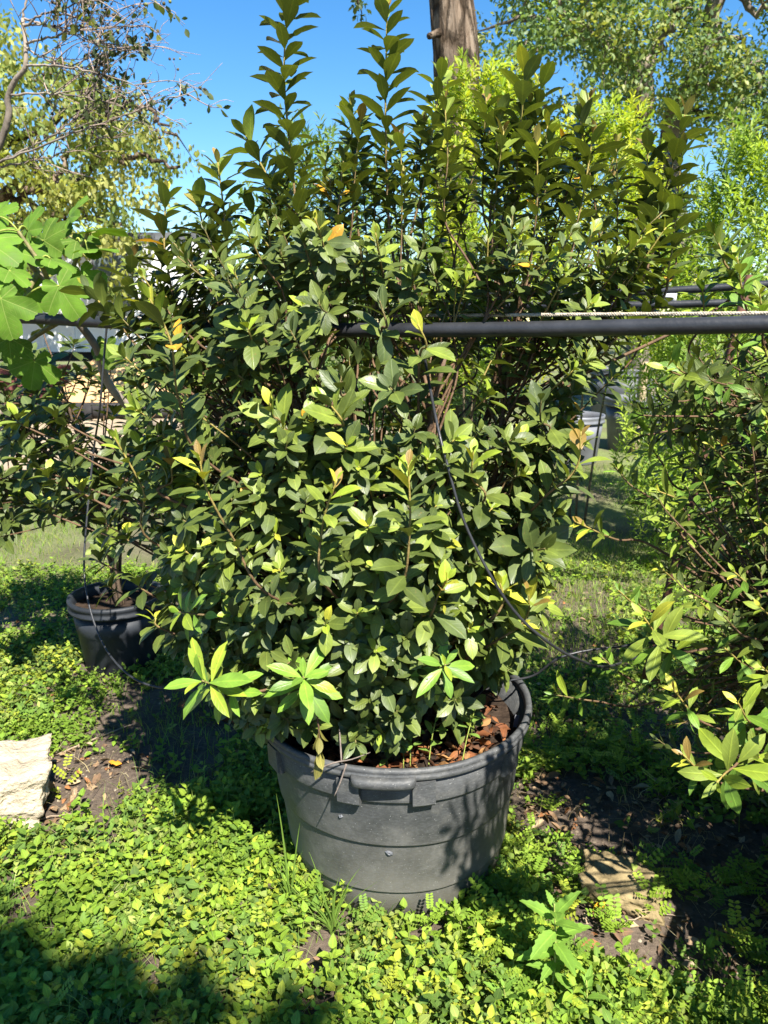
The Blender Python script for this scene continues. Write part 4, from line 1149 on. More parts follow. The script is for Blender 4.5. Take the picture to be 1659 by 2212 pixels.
def keep_lawn(x, y):
    if in_pot(x, y) or abs(x) > .55 * y + .5 or bare(x, y) > .3: return 0
    base = (1.4 if y < 4.6 else .8) if x > .25 else (.5 if y < 4 else .9)
    if .3 < x < 2.2 and 2.8 < y < 5: return 1.0
    return .6 * base * min(1, max(.05, .6 + 1.4 * noise.noise((x * 1.1, y * 1.1, 4.4))))
blades("lawn_grass", scatter(46000, -4.6, 4.4, 2.5, 8.0, keep_lawn), .02, .07, .0022, [(.15, .25, .03), (.20, .28, .05), (.26, .27, .08), (.11, .19, .03)], "short patchy lawn grass on the open ground behind the pots")
blades("wispy_grass", scatter(2400, -1.3, 1.3, 1.25, 2.9, lambda x, y: 0 if in_pot(x, y) else (1 - bare(x, y)) * max(.05, .4 + 1.6 * noise.noise((x * 2.2, y * 2.2, 11)))), .04, .13, .0017, [(.15, .25, .04), (.2, .27, .06), (.11, .2, .035)],
       "thin wisps of grass growing through the weeds at the front", .7)

blades("dry_grass", scatter(1500, -1.3, 1.3, 1.25, 2.6, lambda x, y: 0 if in_pot(x, y) else max(.03, .25 + 1.2 * noise.noise((x * 4, y * 4, 17)))), .03, .10, .0013, [(.34, .28, .15), (.26, .21, .12), (.40, .36, .22)],
       "dry straw coloured grass stalks among the front weeds", 1.1)
# fallen leaves and crumbs of soil
def keep_litter(x, y):
    if in_pot(x, y): return 0
    k = .08 + .9 * bare(x, y)
    if x > .35 and y < 3: k += .45
    if abs(x) > .55 * y + .3: return 0
    return min(1, k)
pls = scatter(1500, -2.2, 2.0, 1.25, 4.2, keep_litter); n = len(pls)
pos = np.stack((pls[:, 0], pls[:, 1], np.array([gz(x, y) for x, y in pls]) + rng.uniform(.004, .014, n)), -1)
d = rng.normal(size=(n, 3)); d[:, 2] *= .15; nn = rng.normal(size=(n, 3)) * .35; nn[:, 2] += 1
lc = np.array([(.20, .13, .08), (.28, .20, .13), (.14, .09, .06), (.33, .26, .18), (.24, .11, .05), (.10, .07, .05)])[rng.integers(0, 6, n)]
w = link("leaf_litter", cloud_mesh("leaf_litter", DEAD, rng.integers(0, 3, n), pos, frames(d, nn) * rng.uniform(.02, .055, n)[:, None, None], lc, M_LITTER), None, "stuff")
tag(w, "dry brown fallen leaves strewn over the bare shaded soil", "leaf litter")
pls = scatter(2600, -1.6, 1.6, 1.25, 3.6, lambda x, y: 0 if in_pot(x, y) else .05 + .95 * bare(x, y)); n = len(pls)
ico = np.array([(0, 0, 1), (.94, 0, .2), (.29, .9, .2), (-.76, .55, .2), (-.76, -.55, .2), (.29, -.9, .2)], float)
icf = np.array([(0, 1, 2), (0, 2, 3), (0, 3, 4), (0, 4, 5), (0, 5, 1)])
pos = np.stack((pls[:, 0], pls[:, 1], np.array([gz(x, y) for x, y in pls]) - .001), -1)
Mx = frames(np.stack((np.cos(t_ := rng.uniform(0, 6.28, n)), np.sin(t_), np.zeros(n)), -1), np.tile((0, 0, 1.), (n, 1))) * (rng.uniform(.002, .008, (n, 1, 3)) ** 1)
cc = np.array([(.10, .08, .062), (.16, .13, .10), (.07, .055, .045), (.30, .27, .22)])[rng.choice(4, n, p=[.4, .3, .25, .05])]
w = link("soil_crumbs", cloud_mesh("soil_crumbs", [(ico, icf, ico[:, :2])], np.zeros(n, int), pos, Mx, cc, M_LITTER), None, "stuff")
tag(w, "small crumbs of dry soil and grit on the bare patches", "grit")

# single fallen leaves one can pick out
for (u, v, c, label) in [(237, 1667, (.62, .24, .02), "orange fallen leaf lying between the limestone block and the dark weeds"),
                         (1276, 1985, (.66, .30, .02), "orange yellow fallen leaf on soil just left of the flat rock's lower end"),
                         (920, 2130, (.40, .10, .02), "red brown curled fallen leaf among the front weeds below the big pot"),
                         (1100, 2080, (.62, .30, .02), "small orange fallen leaf beside the tall toothed weed"),
                         (1380, 2012, (.42, .33, .22), "pale tan dry leaf on soil below the flat rock"),
                         (1655, 2150, (.45, .33, .24), "pale pinkish dry leaf at the bottom right corner"),
                         (150, 1610, (.40, .19, .08), "brown fallen leaf on bare soil above the limestone block")]:
    g = G(u, v); V, T_, UV = DEAD[random.randrange(3)]
    a = random.uniform(0, 6.28)
    Mf = frames(np.array([[math.cos(a), math.sin(a), .25]]), np.array([[.1, -.3, 1.]]))[0] * random.uniform(.035, .05)
    zup = .03 if 'weeds' in label or 'weed' in label else .008
    W = V @ Mf.T + np.array((g[0], g[1], gz(g[0], g[1]) + zup))
    tag(link("fallen_leaf", mesh_np("fallen_leaf", W, T_, M_LITTER, UV, np.tile(c, (len(V), 1)))), label, "leaf", "fallen leaves lying on the ground")
# twigs
for (a, b, r, label) in [((100, 1645), (300, 1565), .004, "long dry twig on the bare soil above the limestone block"), ((30, 1795), (175, 1765), .003, "thin dry twig on the soil below the limestone block"),
                         ((1330, 2010), (1480, 1985), .0022, "thin pale stalk on the soil below the flat rock"), ((1160, 1830), (1290, 1890), .003, "thin crooked twig on the soil behind the flat rock")]:
    p0, p1 = G(*a), G(*b); mid = (p0 + p1) / 2 + np.array((.01, .015, .006))
    pa = smooth_path([p0 + (0, 0, .008), mid + (0, 0, .008), p1 + (0, 0, .01)], 14); pa[:, 2] += [gz(x, y) for x, y, _ in pa]
    tag(tube("twig", pa + rng.normal(0, .0012, pa.shape), np.linspace(r, r * .5, 14), M_STEM, None, 5, (.26, .2, .14)), label, "twig", "twigs on the ground")
# twig caught on the rim of the pot
tw = empty("twig", P(745, 1655, 1.60), "thin grey twig caught over the front rim of the big pot", "twig")
for pts in [((672, 1668, 1.60), (720, 1648, 1.585), (760, 1640, 1.60), (800, 1625, 1.63)), ((748, 1650, 1.575), (735, 1690, 1.56), (722, 1720, 1.555)), ((738, 1648, 1.60), (735, 1600, 1.62), (733, 1570, 1.64))]:
    link("branch", mesh_np("branch", *tube_arrays(smooth_path(px(*pts), 10), np.linspace(.0025, .0012, 10), 5), M_STEM, tint=np.tile((.16, .13, .11), (52, 1))), tw)

# ---- tall toothed weed in the front
def toothed_leaf(seed, teeth=9):
    r = random.Random(seed); V, T_, UV = [(0, 0, 0)], [], [(.5, 0)]
    n_ = teeth * 2
    for k in range(1, n_):
        x = k / n_; w = .19 * (math.sin(math.pi * x ** .72)) ** .85 * (1.12 if k % 2 else .9); z = -.18 * x * x + .02 * math.sin(k * 3.14)
        V += [(-w, x + (.02 if k % 2 else -.01), z + .28 * w), (0, x, z), (w, x + (.02 if k % 2 else -.01), z + .28 * w)]; UV += [(0, x), (.5, x), (1, x)]
    V.append((0, 1, -.2)); UV.append((.5, 1)); T_ += [(0, 2, 1), (0, 3, 2)]
    for k in range(n_ - 2):
        a = 1 + 3 * k; b = a + 3
        T_ += [(a, a + 1, b + 1), (a, b + 1, b), (a + 1, a + 2, b + 2), (a + 1, b + 2, b + 1)]
    a = 1 + 3 * (n_ - 2); T_ += [(a, a + 1, a + 3), (a + 1, a + 2, a + 3)]
    return mesh_np("leaf", np.array(V), np.array(T_), M_WEED, np.array(UV), np.tile((.135, .25, .035), (len(V), 1)))
TOOTH = [toothed_leaf(1, 6), toothed_leaf(2, 6)]
def stalk_weed(u, v, height, n_, L, label, topuv=None, group=None):
    g = G(u, v); g[2] = gz(g[0], g[1])
    o = empty("tall_weed", g, label, "weed", group)
    top = g + np.array((random.uniform(-.015, .03), .01, height))
    path = smooth_path([g, (g + top) / 2 + np.array((.008, 0, 0)), top], 12)
    tube("stem", path, np.linspace(.003, .0015, 12), M_STEM, o, 6, (.22, .26, .06))
    pos, M, i = leaves_on(path, n_, height / n_ / 1.05, L, 25, 78, .5, 1.0, .35)
    for k in range(n_):
        q = bpy.data.objects.new("leaf", TOOTH[k % 2]); col.objects.link(q); q.parent = o
        m4 = np.eye(4); m4[:3, :3] = M[k]; m4[:3, 3] = pos[k] - g; q.matrix_local = Matrix(m4)
stalk_weed(1185, 2190, .27, 20, .088, "tall upright weed with toothed bright green leaves at the bottom right of centre")
stalk_weed(1250, 2215, .10, 9, .062, "short toothed weed at the bottom edge beside the tall toothed weed")
stalk_weed(1080, 2215, .09, 9, .065, "low toothed weed at the bottom edge left of the tall toothed weed")
# ---- tuft of long grass against the pot
def tuft(u, v, spec, label):
    g = np.array((u, v, gz(u, v))); o = empty("grass_tuft", g, label, "grass", "grass tufts against the pot")
    for (dx, dy, h, bend, wd) in spec + [(q[0] * -.7 + .02, q[1] - .012, q[2] * .8, -q[3] * .8, q[4]) for q in spec]:
        h *= 1.2; wd *= 1.5
        V, T_ = [], []
        for k in range(8):
            f = k / 7; w_ = wd * (1 - f ** 2 * .95)
            c = np.array((dx * f + bend * f * f, dy * f - .02 * f * f, h * f * (1 - .3 * abs(bend) * f / (h + .01))))
            V += [c - (w_, 0, 0), c + (w_, .0004, .0)]
            if k: T_ += [(2 * k - 2, 2 * k - 1, 2 * k + 1), (2 * k - 2, 2 * k + 1, 2 * k)]
        link("blade", mesh_np("blade", np.array(V) + g, np.array(T_), M_GRASS, np.zeros((len(V), 2)), np.tile(np.array((.16, .26, .045)) * random.uniform(.8, 1.2), (len(V), 1))), o)
tuft(-.13, 1.615, [(-.03, 0, .22, -.02, .0018), (.02, 0, .20, .06, .0018), (.05, .0, .18, .09, .0016), (.0, 0, .16, .02, .003), (.04, -.01, .15, .14, .0018), (-.05, 0, .14, -.04, .0018), (-.01, -.01, .19, .10, .0014), (.03, 0, .12, .16, .0016), (-.02, .0, .11, -.09, .0016)],
     "tuft of long arching grass blades against the front left of the big pot")
tuft(-.245, 1.70, [(-.01, 0, .30, -.012, .0020), (.01, 0, .17, .03, .0016), (.0, 0, .15, -.04, .0016), (.03, 0, .13, .02, .0016), (-.02, 0, .12, -.03, .0016)], "sparse tall grass stalk at the left foot of the big pot")
# ---- tiny yellow flower
g = P(671, 2150, 1.42); fl = empty("yellow_flower", (g[0], g[1], gz(g[0], g[1])), "small pale yellow flower in the front weeds", "flower")
tube("stem", smooth_path([np.array((g[0], g[1] + .01, gz(g[0], g[1]))), g + (0, .004, -.02), g], 8), .0009, M_STEM, fl, 5, (.2, .28, .05))
for k in range(5):
    a = k * 1.257; d = np.array([[math.cos(a), -.35, math.sin(a)]]); Mf = frames(d, np.array([[0, -1., .5]]))[0] * .010
    V, T_, UV = leaf_shape(.75, obovate, 3, .15, .1)
    link("petal", mesh_np("petal", V @ Mf.T + g, T_, M_WEED, UV, np.tile((.75, .62, .16), (len(V), 1))), fl)
link("flower_centre", mesh_np("flower_centre", np.array([(0, -.003, 0), (.003, 0, 0), (0, 0, .003), (-.003, 0, 0), (0, 0, -.003)]) + g + (0, -.001, 0), np.array([(0, 1, 2), (0, 2, 3), (0, 3, 4), (0, 4, 1)]), M_WEED, np.zeros((5, 2)), np.tile((.6, .35, .05), (5, 1))), fl)
# ---- weed seedlings growing in the pot
ws = empty("pot_weed", P(870, 1600, 1.72), "small light green weed growing in the mulch at the front of the big pot", "weed")
wb = np.array((P(870, 1600, 1.72)[0], 1.70, .405))
for k, (u, v, Y) in enumerate([(872, 1530, 1.68), (890, 1560, 1.68), (830, 1600, 1.66), (940, 1560, 1.72), (1030, 1520, 1.74)]):
    b0 = wb + np.array(((u - 870) / 900 * .8, 0, 0)); tip = P(u, v, Y)
    pa = smooth_path([b0, (b0 + tip) / 2 + (0, .01, .01), tip], 8); tube("stem", pa, .0016, M_STEM, ws, 5, (.25, .30, .06))
    pos, M, i = leaves_on(pa, 7, .014, .048, 30, 80, .5)
    for j in range(7):
        V, T_, UV = BROAD[j % 3]
        link("leaf", mesh_np("leaf", V @ M[j].T + pos[j], T_, M_WEED, UV, np.tile((.15, .25, .045), (len(V), 1))), ws)

# ------------------------------------------------------------------ pots and posts further back
tp, tpc = small_pot("plant_pot", (-.555, 2.78, 0), .155, .44, M_TERRA, "dark red glazed clay pot in the shade behind the big black pot", taper=.78)
small_pot("plant_pot", (3.75, 12.3, 0), .48, .78, M_GREYPOT, "tall grey ribbed pot furthest back seen through the gap at right", taper=.9)
small_pot("plant_pot", (3.02, 9.1, 0), .40, .62, M_GREYPOT, "wide dark grey pot in front of the tall grey pot at right", taper=.85)
small_pot("plant_pot", (2.02, 8.3, 0), .34, .52, M_PALEPOT, "pale grey pot at the right side of the tall azalea far back", taper=.85)
small_pot("plant_pot", (2.12, 5.1, 0), .27, .46, M_PALEPOT, "pale grey pot behind the narrow leaved azalea at right", taper=.85)
small_pot("plant_pot", (4.1, 8.0, 0), .40, .6, M_PALEPOT, "pale grey pot at the far right behind the fine green shrub", taper=.85)
def post(name, a, b, r, mat, label, cat="post", square=True):
    a, b = Vector(a), Vector(b); mb = MB(); ln = (b - a).length
    rot = (b - a).to_track_quat('Z', 'Y').to_matrix()
    n_ = 6
    for k in range(n_):   # slightly uneven timber, as one run of rings
        pass
    path = np.array([tuple(a.lerp(b, f)) for f in np.linspace(0, 1, 8)]); path[1:-1] += rng.normal(0, r * .06, (6, 3))
    o = tube(name, path, r, mat, None, 4 if square else 8); return tag(o, label, cat)
g = P(1378, 880, 8.8)
post("wooden_stake", (g[0], 8.75, 0), (g[0] + .02, 8.75, 1.05), .05, M_WOOD, "pale wooden stake beside the wide dark grey pot", "stake")
g = P(1600, 800, 2.9)
post("rusty_post", (g[0] - .22, 3.0, 0), (g[0] + .02, 2.95, 1.66), .016, M_RUST, "rusty steel post leaning behind the narrow leaved azalea", "post")

# ------------------------------------------------------------------ white trailer and yard things at the left
tr = empty("white_trailer", (-6.4, 14.2, 0), "long white trailer in the sun behind the track at the left", "trailer")
mb = MB(); mb.box((-6.6, 14.8, 1.95), 7.0, 1.6, 2.0); link("body", mb.mesh("body", M_WHITE), tr)
for k in range(13):
    mb = MB(); mb.box((-9.9 + k * .55, 13.985, 1.95), .05, .03, 1.96); link("rib", mb.mesh("rib", M_WHITE), tr)
mb = MB(); mb.box((-6.6, 13.97, 2.90), 7.06, .05, .12); link("roof_rail", mb.mesh("roof_rail", M_GREYPOT), tr)
for k in range(2):
    x = -4.75 - k * 2.2
    mb = MB(); mb.box((x, 13.98, 2.0), .62, .025, 1.25); w_ = link("window", mb.mesh("window", M_GREYPOT), tr)
    mb = MB(); mb.box((x, 13.96, 2.0), .52, .02, 1.15); link("pane", mb.mesh("pane", M_GLASS), w_)
mb = MB(); mb.box((-6.6, 14.8, .86), 6.8, 1.3, .16); link("chassis", mb.mesh("chassis", M_DARK), tr)
for x in (-8.6, -5.2, -4.2):
    V, q = lathe([(0.0, -.11), (.28, -.11), (.39, -.07), (.39, .07), (.28, .11), (0, .11)], 28)
    V = V @ np.array(Matrix.Rotation(R(90), 3, 'X')).T + np.array((x, 14.3, .39))
    link("wheel", mesh_np("wheel", V, q, M_DARK), tr)
# heap of sand in front of it
hx, hy = np.meshgrid(np.linspace(-1, 1, 24), np.linspace(-1, 1, 24)); rr = np.hypot(hx, hy)
hz = np.maximum(0, 1 - rr) ** .8 * 1.15 + .05 * np.vectorize(lambda a, b: noise.noise((a * 4, b * 4, 2)))(hx, hy) - .03
V = np.stack((-4.45 + hx * 1.25, 12.9 + hy * .95, hz), -1).reshape(-1, 3); i = (np.arange(23)[:, None] * 24 + np.arange(23)[None]).ravel()
tag(link("sand_heap", mesh_np("sand_heap", V, np.stack((i, i + 1, i + 25, i + 24), -1), M_TAN)), "low heap of orange sand in front of the white trailer", "sand heap")
# stacked dark red boards and dark logs under the trailer's edge
st = empty("board_stack", (-6.2, 12.9, 0), "stack of weathered dark red boards at the far left edge", "boards")
for k in range(6):
    mb = MB(); mb.box((-6.3 + random.uniform(-.06, .06), 12.9 + random.uniform(-.03, .03), .06 + k * .13), 2.0, .5, .12); link("board", mb.mesh("board", M_RED), st)
for k, (x, y, ln, a, label) in enumerate([(-4.4, 12.0, 3.2, .04, "long dark log lying along the far side of the track"), (-3.6, 12.7, 2.6, -.08, "dark log lying behind the sand heap and the long log"), (-5.4, 11.6, 1.9, .2, "short dark log nearest the track at the left")]):
    d = np.array((math.cos(a), math.sin(a), 0)); c = np.array((x, y, .19))
    tag(tube("log", [c - d * ln / 2 - (0, 0, .06), c - (0, 0, .06), c + d * ln / 2 - (0, 0, .06)], [.14, .13, .12], M_DARK, None, 12), label, "log", "dark logs by the track")
g0, g1 = G(0, 955), G(115, 885)
post("timber_plank", (g0[0] - .3, g0[1], .05), (g1[0], g1[1] - 1.0, .45), .05, M_BARKPALE, "grey timber plank propped at the left edge of the track", "plank")

# ------------------------------------------------------------------ trees and background shrubs
def limb(pts, r0, r1, n=16, jit=.0):
    p = smooth_path(pts, n)
    if jit: p[1:-1] += rng.normal(0, jit, (n - 2, 3))
    return p, np.linspace(r0, r1, n)
def leaf_balls(centres, rad, per, L, flat=.75, hang=.2):
    """leaf positions bunched round twig ends"""
    c = np.repeat(np.asarray(centres), per, axis=0); n = len(c)
    r = np.repeat(np.asarray(rad), per)
    d = norm(rng.normal(size=(n, 3))) * (rng.random(n) ** .45)[:, None] * r[:, None]; d[:, 2] *= flat
    pos = c + d
    ld = rng.normal(size=(n, 3)); ld[:, 2] -= hang * 2
    nn = rng.normal(size=(n, 3)) * .7; nn[:, 2] += .9; nn[:, 1] -= .25
    return pos, frames(ld, nn) * (L * rng.uniform(.6, 1.25, n))[:, None, None]
def crown(name, o, centres, rad, per, L, pal, mat=M_TREE, shapes=TREE, **kw):
    pos, M = leaf_balls(centres, rad, per, L, **kw)
    cl = np.repeat(np.arange(len(centres)), per)
    base = np.array(pal)[rng.integers(0, len(pal), len(centres))][cl] * rng.uniform(.75, 1.25, (len(pos), 1))
    link(name, cloud_mesh(name, shapes, rng.integers(0, len(shapes), len(pos)), pos, M, base, mat), o, "stuff")

# thick trunk straight behind the tall azalea; its crown is above the picture
c = P(958, 100, 7.2); tc_ = np.array((c[0], 7.2, 0))
big = empty("thick_trunk_tree", tc_, "tree with a thick gnarled brown trunk rising behind the tall azalea", "tree")
hh = np.linspace(0, 7.5, 160); V = []; ns = 64
for h in hh:
    cx = c[0] + .10 * math.sin(h * .5) - .04 * (h - 3.5)
    for k in range(ns):
        th = 2 * math.pi * k / ns
        r = (.160 + .10 * math.exp(-h * 1.1) + (.02 if h > 4.2 else 0)) * (1 + .16 * noise.noise((math.cos(th) * 1.4, math.sin(th) * 1.4, h * .5)) + .10 * abs(math.sin(th * 4.5 + h * .6 + 2 * noise.noise((h, th, 1)))) + .16 * noise.noise((math.cos(th) * 3, math.sin(th) * 3, h * 2.4)) + .09 * noise.noise((math.cos(th) * 8, math.sin(th) * 8, h * 3.5)))
        r += .06 * math.exp(-((h - 3.6) / .35) ** 2) * max(0, math.cos(th + 1.2)) + .05 * math.exp(-((h - 4.3) / .2) ** 2) * max(0, math.cos(th + 2.3))
        V.append((cx + r * math.cos(th), 7.2 + r * math.sin(th), h))
i = np.arange(159)[:, None] * ns; j = np.arange(ns)[None]; k = (j + 1) % ns
link("trunk", mesh_np("trunk", np.array(V), np.stack((i + j, i + k, i + ns + k, i + ns + j), -1).reshape(-1, 4), M_BARK), big)
tube("branch_stub", [P(965, 68, 7.15), P(940, 74, 7.0), P(926, 79, 6.95)], [.05, .028, .024], M_BARK, big, 8)
cen = []
for k in range(9):
    a = k * .7; tip = np.array((c[0] - .2 + 1.7 * math.cos(a), 7.2 + 1.6 * math.sin(a) + .6, 7.6 + random.uniform(.3, 1.6)))
    p_, r_ = limb([np.array((c[0] - .14, 7.2, 6.9)), (np.array((c[0], 7.2, 7.4)) + tip) / 2, tip], .12, .03)
    tube("limb", p_, r_, M_BARK, big, 8); cen += [tip + rng.normal(0, .35, 3) for _ in range(6)]
crown("crown", big, cen, [.5] * len(cen), 45, .09, [(.06, .10, .03), (.09, .13, .03)])
dr = smooth_path([np.array((c[0] - .14, 7.2, 7.2)), P(830, -160, 6.9), P(775, -20, 6.8), P(782, 30, 6.8)], 16)
tube("twig", dr, np.linspace(.02, .004, 16), M_BARK, big, 5)
crown("hanging_leaves", big, dr[11:], [.07] * 5, 9, .06, [(.05, .08, .03)])

# big tree on the right, two leaning trunks and an open crown
rt = empty("spreading_tree", (4.6, 12.5, 0), "tall open crowned tree with pale trunks at the upper right", "tree")
def Lmb(pts, r0, r1, nm="limb", mat=M_BARKPALE, o=rt, n=18, jit=.03):
    p_, r_ = limb(pts, r0, r1, n, jit); tube(nm, p_, r_, mat, o, 8); return p_
t1 = Lmb([(4.2, 12.5, 0), P(1385, 520, 12.4), P(1385, 300, 12.2), P(1390, 150, 12.0)], .26, .15, "trunk", n=26)
t2 = Lmb([(5.2, 12.7, 0), P(1450, 330, 12.3), P(1500, 190, 12.0), P(1545, 40, 11.8), P(1560, -120, 11.7)], .20, .09, "trunk", n=26)
LM = [t1[10:], t2[8:]]
for pts, r in [((P(1388, 170, 12.0), P(1330, 120, 11.8), P(1240, 40, 11.6), P(1180, -40, 11.5)), .085), ((P(1390, 155, 12.0), P(1440, 60, 11.9), P(1470, -30, 11.8)), .12), ((P(1355, 130, 12.0), P(1310, 95, 11.8), P(1150, 45, 11.5), P(1060, 60, 11.4)), .05),
               ((P(1388, 240, 12.2), P(1350, 170, 12.3), P(1330, 120, 12.4)), .07), ((P(1535, 85, 11.8), P(1600, 90, 11.6), P(1640, 200, 11.5)), .05), ((P(1500, 190, 12.0), P(1600, 180, 11.8), P(1720, 150, 11.6)), .05),
               ((P(1560, -40, 11.7), P(1640, 30, 11.5), P(1750, 20, 11.4)), .06), ((P(1390, 280, 12.2), P(1300, 250, 12.2), P(1180, 230, 12.2)), .05), ((P(1480, 230, 12.1), P(1570, 260, 12), P(1680, 250, 12)), .05),
               ((P(1240, 40, 11.6), P(1120, 130, 11.6), P(1040, 190, 11.6)), .04)]:
    LM.append(Lmb(list(pts), r, .02, jit=.04))
LMp = np.vstack(LM)
cen = []
while len(cen) < 900:
    u, v = random.uniform(1020, 1860), random.uniform(-260, 330)
    if u < 1060 and v < 60: continue
    q = P(u, v, random.uniform(10.8, 13.6))
    if noise.noise((u / 95, v / 80, 5.5)) < -.22: continue
    if v > 230 and random.random() < .5: continue
    cen.append(q)
crown("crown", rt, cen, [.36] * len(cen), 48, .085, [(.14, .22, .06), (.18, .25, .07), (.12, .19, .08), (.23, .26, .08)])
for q in cen[::6]:
    b0 = LMp[np.argmin(((LMp - q) ** 2).sum(1))]; p_, r_ = limb([b0, (b0 + q) / 2 + rng.normal(0, .1, 3), q], .016, .004, 8); tube("twig", p_, r_, M_BARKPALE, rt, 4)

# big tree on the left, olive green, hanging clumps
lt_ = empty("olive_green_tree", (-7.2, 12.5, 0), "broad olive green tree behind the fig at the upper left", "tree")
t1 = Lmb([(-7.4, 12.5, 0), (-7.5, 12.4, 3.0), (-7.6, 12.3, 5.5)], .36, .22, "trunk", M_BARK, lt_)
LM = [t1[8:]]
for pts, r in [((np.array((-7.5, 12.4, 2.9)), P(0, 425, 12.0), P(100, 405, 11.8), P(200, 365, 11.6)), .12), ((np.array((-7.5, 12.4, 3.6)), P(40, 300, 12), P(150, 240, 11.8), P(250, 230, 11.8)), .09), ((P(120, 400, 11.8), P(140, 350, 11.8), P(145, 330, 11.8)), .05),
               ((P(200, 365, 11.6), P(300, 340, 11.5), P(390, 360, 11.4)), .05), ((P(0, 425, 12.0), P(150, 470, 11.8), P(280, 490, 11.6)), .06), ((P(250, 230, 11.8), P(320, 240, 11.7), P(380, 290, 11.6)), .04)]:
    LM.append(Lmb(list(pts), r, .02, "limb", M_BARK, lt_, jit=.04))
LMp = np.vstack(LM)
cen = []
edge_u = lambda v: np.interp(v, [60, 150, 230, 300, 350, 420, 470, 540, 640], [60, 170, 300, 400, 430, 395, 330, 300, 270])
while len(cen) < 360:
    u, v = random.uniform(-260, 440), random.uniform(40, 640)
    if u > edge_u(v) - 8: continue
    nz = noise.noise((u / 70, v / 60, 2.5))
    if nz < -.05 or (v < 200 and random.random() < .45): continue
    if 280 < u < 330 and 400 < v < 540 and random.random() < .7: continue
    cen.append(P(u, v, random.uniform(10.8, 13.0)))
crown("crown", lt_, cen, [.32] * len(cen), 48, .10, [(.19, .235, .045), (.25, .27, .06), (.13, .18, .045), (.28, .29, .09)], hang=.6)
for q in cen[::6]:
    b0 = LMp[np.argmin(((LMp - q) ** 2).sum(1))]; p_, r_ = limb([b0, (b0 + q) / 2, q], .014, .004, 8); tube("twig", p_, r_, M_BARK, lt_, 4)

# bare twiggy tree with seed capsules, nearer at the upper left
cm = empty("crepe_myrtle", (-3.2, 4.7, 0), "twiggy nearly bare small tree with seed capsules at the upper left", "tree")
mt = Lmb([(-3.2, 4.8, 0), (-3.0, 4.75, 1.4), P(-10, 330, 4.6), P(20, 200, 4.55), P(55, 140, 4.5), P(50, 40, 4.5)], .026, .009, "trunk", M_BARKPALE, cm, 30, .002)
tw_pts = []; caps = []; cml = []
def twig(a, b, r0, r1, n=10, lev=0):
    a, b = np.asarray(a), np.asarray(b)
    ln = np.linalg.norm(b - a); mid = (a + b) / 2 + rng.normal(0, ln * .07, 3) + np.array((0, 0, ln * .05))
    p_ = smooth_path([a, mid, b], n); tube("twig", p_, np.linspace(r0, r1, n), M_STEM, cm, 5, np.array((.27, .20, .16)) * random.uniform(.7, 1.3))
    return p_
main = [(P(0, 430, 4.6), P(230, 260, 4.3), P(420, 195, 4.2)), (P(55, 140, 4.5), P(160, 130, 4.3), P(330, 200, 4.2)), (P(50, 100, 4.5), P(180, 55, 4.3), P(300, 60, 4.2)), (P(50, 60, 4.5), P(120, 10, 4.4), P(270, -10, 4.2)),
        (P(20, 200, 4.55), P(140, 190, 4.4), P(260, 230, 4.3)), (P(0, 60, 4.6), P(90, 40, 4.5), P(210, 100, 4.3)), (P(0, 95, 4.6), P(60, 130, 4.5), P(230, 160, 4.4)), (P(0, 400, 4.6), P(120, 300, 4.5), P(200, 230, 4.4)), (P(-20, 10, 4.6), P(120, 60, 4.5), P(270, 110, 4.3)),
        (P(0, 370, 4.7), P(110, 350, 4.6), P(210, 300, 4.5)), (P(50, 40, 4.5), P(60, -60, 4.5), P(180, -90, 4.4))]
for m_ in main:
    b0 = mt[np.argmin(((mt - m_[0]) ** 2).sum(1))]
    p_ = bez(b0, m_[1], m_[2], 26)
    p_[2:] += rng.normal(0, .004, p_[2:].shape)
    tube("branch", p_, np.linspace(.0065, .002, 26), M_BARKPALE, cm, 6)
    for k in range(15):
        s_ = p_[random.randint(6, 25)]; e_ = s_ + np.array((random.uniform(-.05, .33), random.uniform(-.2, .15), random.uniform(-.14, .26)))
        q = twig(s_, e_, .0035, .0013)
        for kk in range(random.randint(1, 3)):
            s2 = q[random.randint(3, 9)]; e2 = s2 + np.array((random.uniform(-.04, .15), random.uniform(-.08, .08), random.uniform(-.07, .12)))
            q2 = twig(s2, e2, .0018, .0009, 6)
            if random.random() < .33: caps += [e2 + rng.normal(0, .018, 3) for _ in range(random.randint(2, 6))]
            if random.random() < .25: cml += list(q2[2:])
        if random.random() < .18: cml += list(q[4:])
caps = np.array(caps); n = len(caps)
sp = []; spf = []
for a in range(3):
    for b in range(6): sp.append((math.cos(b * 1.047) * (.75, 1, .6)[a], math.sin(b * 1.047) * (.75, 1, .6)[a], (-.6, .1, .8)[a]))
sp += [(0, 0, -1), (0, 0, 1.2)]
for a in range(2):
    for b in range(6):
        i0, i1 = a * 6 + b, a * 6 + (b + 1) % 6; spf += [(i0, i1, i1 + 6), (i0, i1 + 6, i0 + 6)]
for b in range(6): spf += [(18, (b + 1) % 6, b), (19, 12 + b, 12 + (b + 1) % 6)]
Mx = frames(rng.normal(size=(n, 3)), rng.normal(size=(n, 3))) * rng.uniform(.006, .010, (n, 1, 1))
cp = np.array([(.05, .035, .028), (.09, .07, .03), (.16, .17, .05), (.03, .022, .02)])[rng.integers(0, 4, n)]
link("seed_capsules", cloud_mesh("seed_capsules", [(np.array(sp), np.array(spf), np.zeros((20, 2)))], np.zeros(n, int), caps, Mx, cp, M_STEM), cm, "stuff")
crown("leaves", cm, cml, [.02] * len(cml), 1, .05, [(.07, .10, .03), (.12, .14, .03), (.05, .07, .025)], hang=.4)

